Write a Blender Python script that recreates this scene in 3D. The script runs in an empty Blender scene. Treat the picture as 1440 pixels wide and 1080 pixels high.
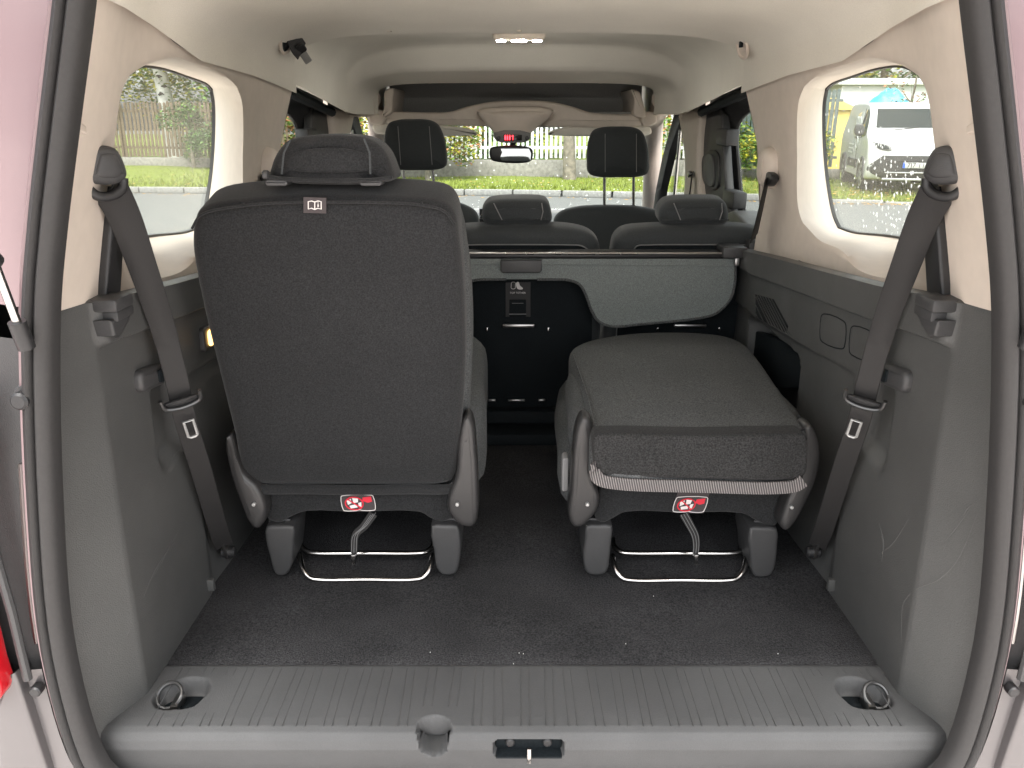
import bpy, bmesh, math, random
from mathutils import Vector as Vec, Matrix
random.seed(7)
R = math.radians
S = bpy.context.scene
COL = S.collection

# ------------------------------------------------------------------ camera, sky, sun, exposure
F_PX, Y_HOR = 1150.0, 168.0                      # focal length and horizon row in a 1440 x 1080 picture
PITCH = math.atan((540 - Y_HOR) / F_PX)
CAM = Vec((-0.017, 0.0, 1.5))
cam_d = bpy.data.cameras.new('camera'); cam = bpy.data.objects.new('camera', cam_d); COL.objects.link(cam)
cam.location = CAM; cam.rotation_euler = (R(90) - PITCH, 0, 0)
cam_d.sensor_width = 36; cam_d.lens = F_PX / 1440 * 36; cam_d.clip_start = 0.02; cam_d.clip_end = 500
S.camera = cam

SUN_EL, SUN_AZ = 64, 182                         # degrees; azimuth from +Y clockwise: behind the camera, a little to the left
world = bpy.data.worlds.new('World'); S.world = world; world.use_nodes = True
wn = world.node_tree.nodes; wl = world.node_tree.links; wn.clear()
sky = wn.new('ShaderNodeTexSky'); sky.sky_type = 'NISHITA'; sky.sun_disc = False
sky.sun_elevation = R(SUN_EL); sky.sun_rotation = R(SUN_AZ); sky.dust_density = 4.0; sky.air_density = 1.0; sky.ozone_density = 1.0
hsv = wn.new('ShaderNodeHueSaturation'); hsv.inputs['Saturation'].default_value = 0.15   # an overcast sky is nearly grey
bgd = wn.new('ShaderNodeBackground'); bgd.inputs['Strength'].default_value = 0.15
wo = wn.new('ShaderNodeOutputWorld')
wl.new(sky.outputs[0], hsv.inputs['Color']); wl.new(hsv.outputs[0], bgd.inputs['Color']); wl.new(bgd.outputs[0], wo.inputs['Surface'])
sun_d = bpy.data.lights.new('sun', 'SUN'); sun_d.energy = 1.5; sun_d.angle = R(50); sun_d.color = (1.0, 0.96, 0.9)
sun = bpy.data.objects.new('sun', sun_d); COL.objects.link(sun)
az, el = R(SUN_AZ), R(SUN_EL)
sdir = Vec((math.sin(az) * math.cos(el), math.cos(az) * math.cos(el), math.sin(el)))
sun.rotation_euler = sdir.to_track_quat('Z', 'Y').to_euler(); sun.location = (0, -3, 8)
S.view_settings.view_transform = 'Standard'; S.view_settings.look = 'None'
S.view_settings.exposure = 2.12; S.view_settings.gamma = 1.0; S.view_settings.use_curve_mapping = False
S.render.engine = 'CYCLES'
S.cycles.max_bounces = 10; S.cycles.diffuse_bounces = 9; S.cycles.glossy_bounces = 4
S.cycles.transparent_max_bounces = 16; S.cycles.transmission_bounces = 6
S.cycles.use_denoising = True; S.cycles.caustics_reflective = False; S.cycles.caustics_refractive = False
S.cycles.sample_clamp_indirect = 6.0

# ------------------------------------------------------------------ photo pixel -> place
def ray(px, py):
    a, b = (px - 720) / F_PX, (540 - py) / F_PX
    c, s = math.cos(PITCH), math.sin(PITCH)
    return Vec((a, c + b * s, -s + b * c))
def at(px, py, X=None, Y=None, Z=None):
    d = ray(px, py)
    if X is not None: t = (X - CAM.x) / d.x
    elif Y is not None: t = (Y - CAM.y) / d.y
    else: t = (Z - CAM.z) / d.z
    return CAM + d * t
def on(px, py, p0, n):
    d = ray(px, py); n = Vec(n)
    return CAM + d * ((Vec(p0) - CAM).dot(n) / d.dot(n))
def atw(px, py, fx, x0=0.6):
    x = x0
    for _ in range(12):
        p = at(px, py, X=x); x = fx(p.y, p.z)
    return at(px, py, X=x)
def lerp(a, b, t): return a + (b - a) * t
def sst(a, b, x):
    t = min(1, max(0, (x - a) / (b - a))); return t * t * (3 - 2 * t)
def interp(x, pts):
    if x <= pts[0][0]: return pts[0][1]
    for (x0, y0), (x1, y1) in zip(pts, pts[1:]):
        if x <= x1: return y0 + (y1 - y0) * (x - x0) / (x1 - x0)
    return pts[-1][1]
def flipx(p): return Vec((-p[0], p[1], p[2]))

# ------------------------------------------------------------------ materials
M = {}
def nodes(name):
    m = bpy.data.materials.new(name); m.use_nodes = True
    nt = m.node_tree; return m, nt, nt.nodes['Principled BSDF']
def mat(name, col, rough=0.6, metal=0.0, var=0.0, vscale=300, bump=0.0, bscale=600, blotch=0.0, sheen=0.0, emit=None, spec=0.5, coat=0.0, bdist=0.001, detail=3, brough=0.0):
    m, nt, b = nodes(name)
    b.inputs['Roughness'].default_value = rough; b.inputs['Metallic'].default_value = metal
    b.inputs['Specular IOR Level'].default_value = spec
    if sheen: b.inputs['Sheen Weight'].default_value = sheen; b.inputs['Sheen Roughness'].default_value = 0.5
    if coat: b.inputs['Coat Weight'].default_value = coat; b.inputs['Coat Roughness'].default_value = 0.08
    if emit: b.inputs['Emission Color'].default_value = (*emit[0], 1); b.inputs['Emission Strength'].default_value = emit[1]
    tc = nt.nodes.new('ShaderNodeTexCoord'); L = nt.links
    b.inputs['Base Color'].default_value = (*col, 1)
    last = None
    if var or blotch:
        rgb = nt.nodes.new('ShaderNodeRGB'); rgb.outputs[0].default_value = (*col, 1); last = rgb.outputs[0]
        for amt, sc, det in ((var, vscale, detail), (blotch, 6.0, 5)):
            if not amt: continue
            n = nt.nodes.new('ShaderNodeTexNoise'); n.inputs['Scale'].default_value = sc; n.inputs['Detail'].default_value = det
            L.new(tc.outputs['Object'], n.inputs['Vector'])
            mr = nt.nodes.new('ShaderNodeMapRange'); mr.inputs[1].default_value = 0.3; mr.inputs[2].default_value = 0.7
            mr.inputs[3].default_value = 1 - amt; mr.inputs[4].default_value = 1 + amt
            L.new(n.outputs['Fac'], mr.inputs[0])
            mx = nt.nodes.new('ShaderNodeVectorMath'); mx.operation = 'SCALE'
            L.new(last, mx.inputs[0]); L.new(mr.outputs[0], mx.inputs['Scale']); last = mx.outputs[0]
        L.new(last, b.inputs['Base Color'])
    if brough:
        n = nt.nodes.new('ShaderNodeTexNoise'); n.inputs['Scale'].default_value = 9; n.inputs['Detail'].default_value = 6
        L.new(tc.outputs['Object'], n.inputs['Vector'])
        mr = nt.nodes.new('ShaderNodeMapRange'); mr.inputs[1].default_value = 0.3; mr.inputs[2].default_value = 0.7
        mr.inputs[3].default_value = rough - brough; mr.inputs[4].default_value = rough + brough
        L.new(n.outputs['Fac'], mr.inputs[0]); L.new(mr.outputs[0], b.inputs['Roughness'])
    if bump:
        n = nt.nodes.new('ShaderNodeTexNoise'); n.inputs['Scale'].default_value = bscale; n.inputs['Detail'].default_value = 2
        L.new(tc.outputs['Object'], n.inputs['Vector'])
        bp = nt.nodes.new('ShaderNodeBump'); bp.inputs['Strength'].default_value = bump; bp.inputs['Distance'].default_value = bdist
        L.new(n.outputs['Fac'], bp.inputs['Height']); L.new(bp.outputs[0], b.inputs['Normal'])
    M[name] = m; return m
mat('beige_plastic', (0.66, 0.585, 0.51), 0.55, var=0.03, vscale=40, bump=0.25, bscale=900, blotch=0.03)
mat('beige_cloth', (0.80, 0.77, 0.69), 0.95, var=0.07, vscale=700, bump=0.3, bscale=1200, blotch=0.03)
mat('grey_trim', (0.080, 0.081, 0.079), 0.43, var=0.10, vscale=500, bump=0.5, bscale=650, blotch=0.10, brough=0.08)
mat('black_plastic', (0.022, 0.022, 0.023), 0.42, var=0.06, vscale=300, bump=0.25, bscale=900, brough=0.06)
mat('dark_plastic', (0.045, 0.045, 0.046), 0.45, var=0.08, vscale=400, bump=0.35, bscale=800, brough=0.06)
mat('hinge_plastic', (0.034, 0.033, 0.033), 0.36, var=0.06, vscale=400, bump=0.2, bscale=900)
mat('seat_fabric', (0.0195, 0.0200, 0.0208), 0.95, var=0.42, vscale=420, bump=0.5, bscale=900, blotch=0.10, sheen=0.12, spec=0.2)
mat('seat_weave', (0.082, 0.086, 0.087), 0.95, var=0.55, vscale=380, bump=0.6, bscale=700, blotch=0.10, sheen=0.03, spec=0.15)
mat('seat_weave_shaded', (0.030, 0.030, 0.030), 0.95, var=0.5, vscale=380, bump=0.6, bscale=700, blotch=0.10, sheen=0.05, spec=0.15)  # same cloth as the folded top, with the near face's shade in its colour
mat('front_fabric', (0.042, 0.047, 0.049), 0.8, var=0.2, vscale=500, bump=0.3, bscale=800, sheen=0.15, spec=0.3)
mat('carpet', (0.042, 0.042, 0.044), 1.0, var=0.55, vscale=330, bump=1.0, bscale=420, blotch=0.22, sheen=0.0, spec=0.1, bdist=0.003)
mat('sill_plastic', (0.076, 0.077, 0.078), 0.6, spec=0.22, var=0.07, vscale=600, bump=0.45, bscale=700, blotch=0.12, brough=0.08)
mat('rubber', (0.030, 0.029, 0.029), 0.55, var=0.08, vscale=200, bump=0.1, bscale=500)
mat('belt_web', (0.022, 0.021, 0.021), 0.6, var=0.15, vscale=900, bump=0.4, bscale=1400, spec=0.4)
mat('dark_metal', (0.10, 0.10, 0.10), 0.35, metal=0.8)
mat('chrome', (0.46, 0.45, 0.44), 0.2, metal=1.0, brough=0.05)
mat('blade_metal', (0.50, 0.50, 0.49), 0.4, metal=0.5)
mat('steel', (0.42, 0.41, 0.40), 0.30, metal=1.0, brough=0.06)
mat('silver_reflected_pink', (0.25, 0.175, 0.185), 0.38, metal=0.3, var=0.03, vscale=2500, coat=0.6)  # body silver with the pink of reflected surroundings put into the colour
mat('silver_body', (0.125, 0.118, 0.12), 0.36, metal=0.4, var=0.03, vscale=2500, coat=0.6)
mat('red_lens', (0.55, 0.012, 0.02), 0.12, coat=0.8)
mat('mesh_grey', (0.19, 0.21, 0.205), 0.9, var=0.35, vscale=700, bump=0.4, bscale=1000, spec=0.2)
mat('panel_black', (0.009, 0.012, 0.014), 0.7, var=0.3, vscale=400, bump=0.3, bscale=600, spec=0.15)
mat('shelf_grey', (0.28, 0.28, 0.27), 0.7, var=0.1, vscale=200)
mat('stitch_grey', (0.22, 0.22, 0.22), 0.8)
mat('tag_dark', (0.055, 0.045, 0.046), 0.8, var=0.15, vscale=1500)
mat('print_white', (0.75, 0.72, 0.70), 0.7)
mat('print_red', (0.70, 0.02, 0.045), 0.6)
mat('lamp_lens', (0.78, 0.78, 0.76), 0.25, emit=((1.0, 0.96, 0.88), 62.0))
mat('lamp_warm', (0.9, 0.6, 0.25), 0.4, emit=((1.0, 0.55, 0.16), 1.1))
mat('display_black', (0.008, 0.008, 0.009), 0.15)
mat('display_red', (0.6, 0.02, 0.02), 0.4, emit=((1.0, 0.02, 0.03), 2.5))
mat('scratch_grey', (0.14, 0.14, 0.137), 0.6)
mat('fluff_white', (0.75, 0.75, 0.73), 0.9)
mat('mirror_silver', (0.85, 0.87, 0.87), 0.02, metal=1.0)
# outside
mat('asphalt', (0.10, 0.103, 0.10), 0.75, var=0.25, vscale=30, bump=0.6, bscale=60, blotch=0.05, bdist=0.01)
mat('bounce_paving', (0.57, 0.52, 0.485), 0.8, var=0.12, vscale=9, bump=0.3, bscale=40, bdist=0.004)  # pale colour for the unseen ground added to throw light upwards
mat('kerb_stone', (0.20, 0.20, 0.19), 0.85, var=0.2, vscale=25, bump=0.4, bscale=40, bdist=0.006)
mat('concrete', (0.22, 0.21, 0.19), 0.9, var=0.25, vscale=12, bump=0.4, bscale=40, bdist=0.006)
mat('soil_grass', (0.105, 0.135, 0.010), 0.95, var=0.45, vscale=7, detail=8)
mat('grass_blade', (0.125, 0.16, 0.008), 0.7, var=0.4, vscale=3)
mat('leaf_litter', (0.36, 0.20, 0.04), 0.8, var=0.5, vscale=6)
mat('fence_wood', (0.135, 0.10, 0.065), 0.8, var=0.3, vscale=5, bump=0.3, bscale=60, bdist=0.004)
mat('fence_white', (0.72, 0.73, 0.73), 0.6, var=0.08, vscale=5)
mat('fence_dark', (0.075, 0.105, 0.10), 0.7, var=0.25, vscale=5)
mat('leaf_green', (0.075, 0.165, 0.012), 0.6, var=0.5, vscale=3)
mat('leaf_yellow', (0.36, 0.34, 0.02), 0.6, var=0.5, vscale=3)
mat('leaf_dark', (0.04, 0.09, 0.022), 0.6, var=0.5, vscale=3)
mat('leaf_red', (0.30, 0.12, 0.05), 0.6, var=0.5, vscale=3)
mat('bark', (0.17, 0.15, 0.12), 0.9, var=0.4, vscale=8, bump=0.5, bscale=20, bdist=0.01)
mat('birch_mark', (0.03, 0.03, 0.03), 0.9)
mat('birch_bark', (0.68, 0.67, 0.63), 0.8, var=0.2, vscale=6)
mat('white_paint', (0.52, 0.53, 0.53), 0.25, coat=0.5)
mat('car_glass', (0.012, 0.018, 0.017), 0.06, spec=0.45)
mat('bumper_black', (0.03, 0.031, 0.032), 0.5)
mat('tyre', (0.022, 0.022, 0.022), 0.85)
mat('rim_silver', (0.45, 0.45, 0.46), 0.35, metal=0.7)
mat('plate_white', (0.42, 0.42, 0.41), 0.5)
mat('plate_blue', (0.02, 0.10, 0.55), 0.5)
mat('print_black', (0.01, 0.01, 0.01), 0.6)
mat('print_grey', (0.45, 0.47, 0.47), 0.5)
mat('tarp_blue', (0.05, 0.33, 0.62), 0.45, bump=0.3, bscale=8, bdist=0.02)
mat('wall_white', (0.66, 0.66, 0.65), 0.8, var=0.04, vscale=2)
mat('wall_yellow', (0.65, 0.48, 0.12), 0.8, var=0.1, vscale=2)
def mat_glass(name, tint, refl=1.0):
    m = bpy.data.materials.new(name); m.use_nodes = True; nt = m.node_tree; nt.nodes.clear()
    tr = nt.nodes.new('ShaderNodeBsdfTransparent'); tr.inputs[0].default_value = (*tint, 1)
    gl = nt.nodes.new('ShaderNodeBsdfGlossy'); gl.inputs['Roughness'].default_value = 0.02; gl.inputs[0].default_value = (refl, refl, refl, 1)
    lw = nt.nodes.new('ShaderNodeLayerWeight'); lw.inputs[0].default_value = 0.5
    pw = nt.nodes.new('ShaderNodeMath'); pw.operation = 'POWER'; pw.inputs[1].default_value = 5
    ma = nt.nodes.new('ShaderNodeMath'); ma.operation = 'MULTIPLY_ADD'; ma.inputs[1].default_value = 0.6; ma.inputs[2].default_value = 0.035
    mx = nt.nodes.new('ShaderNodeMixShader'); o = nt.nodes.new('ShaderNodeOutputMaterial')
    nt.links.new(lw.outputs['Facing'], pw.inputs[0]); nt.links.new(pw.outputs[0], ma.inputs[0])
    nt.links.new(ma.outputs[0], mx.inputs[0]); nt.links.new(tr.outputs[0], mx.inputs[1]); nt.links.new(gl.outputs[0], mx.inputs[2])
    nt.links.new(mx.outputs[0], o.inputs[0]); M[name] = m
mat_glass('window_glass', (0.905, 0.925, 0.905)); mat_glass('windscreen_glass', (0.955, 0.975, 0.955))
m = bpy.data.materials.new('water'); m.use_nodes = True; nt = m.node_tree; nt.nodes.clear()      # translucent white stands in for the sky light that drops refract
_t = nt.nodes.new('ShaderNodeBsdfTransparent'); _d = nt.nodes.new('ShaderNodeBsdfTranslucent'); _d.inputs[0].default_value = (.95, .95, .95, 1)
_m = nt.nodes.new('ShaderNodeMixShader'); _m.inputs[0].default_value = .42; _o = nt.nodes.new('ShaderNodeOutputMaterial')
nt.links.new(_t.outputs[0], _m.inputs[1]); nt.links.new(_d.outputs[0], _m.inputs[2]); nt.links.new(_m.outputs[0], _o.inputs[0]); M['water'] = m
# ribbed silver webbing of the folded seat: fine stripes across the band
m, nt, b = nodes('web_stripe'); tc = nt.nodes.new('ShaderNodeTexCoord'); wv = nt.nodes.new('ShaderNodeTexWave')
wv.inputs['Scale'].default_value = 75; wv.bands_direction = 'X'; wv.inputs['Distortion'].default_value = 0.4
cr_ = nt.nodes.new('ShaderNodeValToRGB'); cr_.color_ramp.elements[0].color = (0.03, 0.028, 0.028, 1); cr_.color_ramp.elements[1].color = (0.24, 0.22, 0.215, 1)
mp = nt.nodes.new('ShaderNodeMapping'); mp.inputs['Rotation'].default_value = (0, R(12), 0)
nt.links.new(tc.outputs['Object'], mp.inputs[0]); nt.links.new(mp.outputs[0], wv.inputs[0]); nt.links.new(wv.outputs['Fac'], cr_.inputs[0]); nt.links.new(cr_.outputs[0], b.inputs['Base Color'])
bp = nt.nodes.new('ShaderNodeBump'); bp.inputs['Distance'].default_value = 0.001; nt.links.new(wv.outputs['Fac'], bp.inputs['Height']); nt.links.new(bp.outputs[0], b.inputs['Normal'])
b.inputs['Roughness'].default_value = 0.6; M['web_stripe'] = m

# ------------------------------------------------------------------ object helpers
ORG = {}
def org(o): return ORG.get(o.name, Vec((0, 0, 0))) if o else Vec((0, 0, 0))
def tag(o, label=None, cat=None, group=None, kind=None):
    if label: o['label'] = label
    if cat: o['category'] = cat
    if group: o['group'] = group
    if kind: o['kind'] = kind
    return o
def thing(name, loc, label, cat, group=None, kind=None):
    o = bpy.data.objects.new(name, None); COL.objects.link(o); o.location = loc; o.empty_display_size = 0.1
    ORG[o.name] = Vec(loc); return tag(o, label, cat, group, kind)
def mk(name, vf, material, parent=None, smooth=True, ang=38, recalc=True):
    verts, faces = vf
    if parent is not None: o0 = org(parent)
    else:
        xs = [v[0] for v in verts]; ys = [v[1] for v in verts]; zs = [v[2] for v in verts]
        o0 = Vec(((min(xs) + max(xs)) / 2, (min(ys) + max(ys)) / 2, min(zs)))
    me = bpy.data.meshes.new(name)
    me.from_pydata([tuple(Vec(v) - o0) for v in verts], [], faces)
    if recalc:
        bm = bmesh.new(); bm.from_mesh(me); bmesh.ops.recalc_face_normals(bm, faces=bm.faces); bm.to_mesh(me); bm.free()
    if smooth:
        me.shade_smooth() if hasattr(me, 'shade_smooth') else None
        for p in me.polygons: p.use_smooth = True
        me.set_sharp_from_angle(angle=R(ang))
    me.materials.append(M[material] if isinstance(material, str) else material)
    o = bpy.data.objects.new(name, me); COL.objects.link(o)
    if parent is not None: o.parent = parent
    else: o.location = o0
    ORG[o.name] = o0
    return o
def copy_tree(o, parent=None, off=None):
    c = o.copy(); COL.objects.link(c); ORG[c.name] = org(o).copy()
    if parent is not None: c.parent = parent
    if off is not None: c.location = o.location + Vec(off)
    for ch in [k for k in bpy.data.objects if k.parent == o]: copy_tree(ch, c)
    return c
def join(*vfs):
    V_, F_ = [], []
    for v, f in vfs:
        k = len(V_); V_ += list(v); F_ += [tuple(i + k for i in q) for q in f]
    return V_, F_
def bx(x0, x1, y0, y1, z0, z1, r=0.0, seg=2):
    bm = bmesh.new(); bmesh.ops.create_cube(bm, size=1)
    for v in bm.verts:
        v.co = Vec((lerp(x0, x1, v.co.x + .5), lerp(y0, y1, v.co.y + .5), lerp(z0, z1, v.co.z + .5)))
    if r: bmesh.ops.bevel(bm, geom=list(bm.edges), offset=r, segments=seg, affect='EDGES', profile=0.5)
    bm.verts.index_update()
    out = ([v.co.copy() for v in bm.verts], [tuple(v.index for v in f.verts) for f in bm.faces]); bm.free(); return out
def loft(rings, closed=True, cap0=False, cap1=False):
    n = len(rings[0]); V_ = [Vec(p) for r in rings for p in r]; F_ = []
    m = n if closed else n - 1
    for i in range(len(rings) - 1):
        for j in range(m):
            k = (j + 1) % n
            F_.append((i * n + j, i * n + k, (i + 1) * n + k, (i + 1) * n + j))
    for flag, base in ((cap0, 0), (cap1, (len(rings) - 1) * n)):
        if flag == 'ngon': F_.append(tuple(range(base, base + n)))
        elif flag:
            c = sum((V_[base + j] for j in range(n)), Vec()) / n; V_.append(c)
            for j in range(n): F_.append((base + j, base + (j + 1) % n, len(V_) - 1))
    return V_, F_
def cr(pts, k=6, closed=True):
    """centripetal Catmull-Rom through pts: no loops where the spacing changes"""
    pts = [Vec(p) for p in pts]; n = len(pts); out = []
    for i in range(n if closed else n - 1):
        p1, p2 = pts[i], pts[(i + 1) % n]
        p0 = pts[i - 1] if (closed or i > 0) else p1 * 2 - p2
        p3 = pts[(i + 2) % n] if (closed or i + 2 < n) else p2 * 2 - p1
        t0 = 0.0; t1 = t0 + max(1e-5, (p1 - p0).length ** .5); t2 = t1 + max(1e-5, (p2 - p1).length ** .5); t3 = t2 + max(1e-5, (p3 - p2).length ** .5)
        for j in range(k):
            t = t1 + (t2 - t1) * j / k
            a1 = p0 * ((t1 - t) / (t1 - t0)) + p1 * ((t - t0) / (t1 - t0)); a2 = p1 * ((t2 - t) / (t2 - t1)) + p2 * ((t - t1) / (t2 - t1)); a3 = p2 * ((t3 - t) / (t3 - t2)) + p3 * ((t - t2) / (t3 - t2))
            b1 = a1 * ((t2 - t) / (t2 - t0)) + a2 * ((t - t0) / (t2 - t0)); b2 = a2 * ((t3 - t) / (t3 - t1)) + a3 * ((t - t1) / (t3 - t1))
            out.append(b1 * ((t2 - t) / (t2 - t1)) + b2 * ((t - t1) / (t2 - t1)))
    if not closed: out.append(pts[-1])
    return out
def slab(pts, N, t, r=0.01, puff=0.0, puffb=0.0, seg=4):
    """solid board: outline (world points on the near face), thickness t along N, edges rounded with radius r, faces puffed"""
    N = Vec(N).normalized(); pts = [Vec(p) for p in pts]; n = len(pts); c = sum(pts, Vec()) / n
    ins = []
    area = sum(((pts[i] - c).cross(pts[(i + 1) % n] - c)).dot(N) for i in range(n)); sg = 1 if area > 0 else -1
    for i in range(n):
        e = (pts[(i + 1) % n] - pts[i - 1])
        d = N.cross(e) * sg
        ins.append(d.normalized() if d.length > 1e-9 else (c - pts[i]).normalized())
    r = min(r, t * 0.5)
    def ring(d, h): return [p + q * d + N * h for p, q in zip(pts, ins)]
    base = ring(r, 0); cb = c
    rings = []
    caps = (0.0, 0.25, 0.5, 0.7, 0.86, 0.95) if puff else (0.0,)
    for s in caps:
        if s == 0.0: continue
        w = s ** 3; rings.append([cb + ((p - cb) * w + (q - cb) * .82 * (1 - w)) * s - N * puff * (1 - s ** 2.2) for p, q in zip(base, pts)])
    for k in range(seg + 1):
        a = k / seg * math.pi / 2
        rings.append(ring(r * (1 - math.sin(a)), r * (1 - math.cos(a))))
    for k in range(seg + 1):
        a = k / seg * math.pi / 2
        rings.append(ring(r * (1 - math.cos(a)), t - r + r * math.sin(a)))
    if puffb:
        for s in (0.86, 0.6, 0.3): rings.append([cb + (p - cb) * s + N * (t + puffb * (1 - s ** 2.2)) for p in base])
    return loft(rings, True, True if puff else 'ngon', True if puffb else 'ngon')
def flat(pts, N, t):
    return slab(pts, N, t, 0.0001, seg=1)
def rr(w, h, r, k=5):
    out = []
    for cx, cy, a0 in ((w / 2 - r, h / 2 - r, 0), (-w / 2 + r, h / 2 - r, 90), (-w / 2 + r, -h / 2 + r, 180), (w / 2 - r, -h / 2 + r, 270)):
        for j in range(k + 1):
            a = R(a0 + 90 * j / k); out.append((cx + r * math.cos(a), cy + r * math.sin(a)))
    return out
def place(p2, o, U, W): return [Vec(o) + Vec(U) * a + Vec(W) * b for a, b in p2]
def tube(path, r, seg=10, closed=False, caps=True):
    path = [Vec(p) for p in path]; n = len(path); rings = []
    up = None
    for i, p in enumerate(path):
        a = path[(i + 1) % n] if (closed or i < n - 1) else p
        b = path[i - 1] if (closed or i > 0) else p
        t = (a - b).normalized()
        if up is None:
            up = t.orthogonal().normalized()
        up = (up - t * up.dot(t)).normalized(); s = t.cross(up)
        rad = r(i / max(1, n - 1)) if callable(r) else r
        rings.append([p + (up * math.cos(2 * math.pi * k / seg) + s * math.sin(2 * math.pi * k / seg)) * rad for k in range(seg)])
    if closed: rings.append(rings[0])
    return loft(rings, True, caps and not closed, caps and not closed)
def ribbon(path, wd, w, th=0.0016):
    rings = []; path = [Vec(p) for p in path]; n = len(path)
    for i, p in enumerate(path):
        t = (path[min(i + 1, n - 1)] - path[max(i - 1, 0)]).normalized()
        d = wd(i / (n - 1), p, t) if callable(wd) else Vec(wd)
        d = (d - t * d.dot(t)).normalized(); nn = t.cross(d).normalized()
        ww = w(i / (n - 1)) if callable(w) else w
        pr_ = [(-.5, 0), (-.46, .5), (.46, .5), (.5, 0), (.46, -.5), (-.46, -.5)]
        rings.append([p + d * ww * a + nn * th * b for a, b in pr_])
    return loft(rings, True, True, True)
def grid(nu, nv, fn):
    V_ = [Vec(fn(i / nu, j / nv)) for i in range(nu + 1) for j in range(nv + 1)]
    F_ = [(i * (nv + 1) + j, (i + 1) * (nv + 1) + j, (i + 1) * (nv + 1) + j + 1, i * (nv + 1) + j + 1) for i in range(nu) for j in range(nv)]
    return V_, F_
def mirror(vf): return [flipx(v) for v in vf[0]], [tuple(reversed(f)) for f in vf[1]]
def cyl(a, b, r, seg=16, bev=0.0):
    a, b = Vec(a), Vec(b); d = (b - a).normalized()
    if bev: return tube_prof([(a, r - bev), (a + d * bev, r), (b - d * bev, r), (b, r - bev)], seg)
    return tube_prof([(a, r), (b, r)], seg)
def tube_prof(st, seg=16):
    d = (st[-1][0] - st[0][0]).normalized(); u = d.orthogonal().normalized(); w = d.cross(u)
    return loft([[p + (u * math.cos(2 * math.pi * k / seg) + w * math.sin(2 * math.pi * k / seg)) * r for k in range(seg)] for p, r in st], True, True, True)
def text_vf(body, o, U, W, size, depth=0.0006):
    cu = bpy.data.curves.new('t', 'FONT'); cu.body = body; cu.size = size; cu.align_x = 'CENTER'; cu.align_y = 'CENTER'; cu.resolution_u = 3
    ob = bpy.data.objects.new('t', cu); me = bpy.data.meshes.new_from_object(ob)
    U = Vec(U).normalized(); W = Vec(W).normalized(); N = U.cross(W)
    v = [Vec(o) + U * q.co.x + W * q.co.y + N * depth for q in me.vertices]; f = [tuple(p.vertices) for p in me.polygons]
    bpy.data.objects.remove(ob); bpy.data.curves.remove(cu); bpy.data.meshes.remove(me); return v, f

# ================================================================== THE CABIN (setting): floor, walls, ceiling
FLOOR = 0.64
RIM_Y = 0.965
XRP = [(0.55, .59), (0.60, .610), (0.65, .625), (0.82, .634), (1.03, .614), (1.28, .575), (1.38, .550), (1.50, .515), (1.62, .479), (1.72, .44)]
def XR(z): return interp(z, XRP)
def XU(Y, z):
    base = interp(z, [(1.15, .607), (1.3, .602), (1.42, .588), (1.55, .565), (1.65, .545), (1.75, .52)])
    return lerp(XR(z) + .002, base, sst(.95, 1.32, Y))
LEDGE = []                                       # top edge of the dark lower trim, (Y, z)
for q in ((1413, 437), (1360, 428), (1310, 414), (1247, 402), (1150, 377), (1085, 360), (1050, 352)):
    p = at(*q, X=.585); LEDGE.append((p.y, p.z))
LEDGE = [(RIM_Y - .02, LEDGE[0][1])] + LEDGE[1:] + [(2.6, 1.15)]
LEDGE.sort()
def zl(Y): return interp(Y, LEDGE)
STEP = []
for q in ((1388, 499), (1372, 497), (1290, 473), (1235, 452), (1150, 421), (1060, 388)):
    p = at(*q, X=.58); STEP.append((p.y, p.z))
STEP.sort()
def zs(Y): return interp(Y, STEP)
GRV = []
for q in ((1205, 530), (1140, 494), (1060, 447)):
    p = at(*q, X=.585); GRV.append((p.y, p.z))
GRV.sort()
def zg(Y): return interp(Y, GRV)
def rbox(y, z, cy, cz, hy, hz, r, sh=0.0):       # signed distance to a rounded box in (Y, z), sheared
    z = z - sh * (y - cy)
    a, b_ = abs(y - cy) - hy + r, abs(z - cz) - hz + r
    return math.hypot(max(a, 0), max(b_, 0)) + min(max(a, b_), 0) - r
def XL(Y, z):
    x = .586 + .004 * math.sin(3 * z)
    x = lerp(XR(z) + .018, x, min(1, max(0, (Y - .965) / .11)))
    if Y > 1.07: x -= .014 * sst(zs(Y) - .001, zs(Y) + .003, z) * sst(1.07, 1.09, Y)
    if Y > 1.36:
        g = zg(Y); x += .010 * sst(g + .004, g - .004, z) * sst(1.36, 1.40, Y)
    d = rbox(Y, z, 1.275, 1.035, .055, .085, .03, 0.15)         # scooped pocket under the handle
    x += .020 * sst(.004, -.03, d)
    d = rbox(Y, z, 1.87, .93, .20, .09, .03)                    # open bin beside the folded seat
    x += .06 * sst(.002, -.008, d)
    x += .012 * sst(.80, .70, z) * sst(1.35, 1.6, Y) * -1
    return x
def lower_trim(u, v):
    Y = lerp(RIM_Y, 2.17, u ** 1.25); z = lerp(.555, zl(Y), v)
    return (XL(Y, z), Y, z)
def star(poly, c, n, sy=.5):
    out = []; m = len(poly)
    for k in range(n):
        a = 2 * math.pi * k / n; dx, dy = math.cos(a), math.sin(a); best = None
        for i in range(m):
            (x0, y0), (x1, y1) = poly[i], poly[(i + 1) % m]
            x0, x1 = (x0 - c[0]) * sy, (x1 - c[0]) * sy; y0, y1 = y0 - c[1], y1 - c[1]
            ex, ey = x1 - x0, y1 - y0; den = dx * ey - dy * ex
            if abs(den) < 1e-12: continue
            t = (x0 * ey - y0 * ex) / den; s = (x0 * dy - y0 * dx) / den
            if t > 0 and -1e-6 <= s <= 1 + 1e-6 and (best is None or t > best): best = t
        out.append((c[0] + dx * best / sy, c[1] + dy * best))
    return out
def yz(px, py): p = atw(px, py, XU); return (p.y, p.z)
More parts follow.
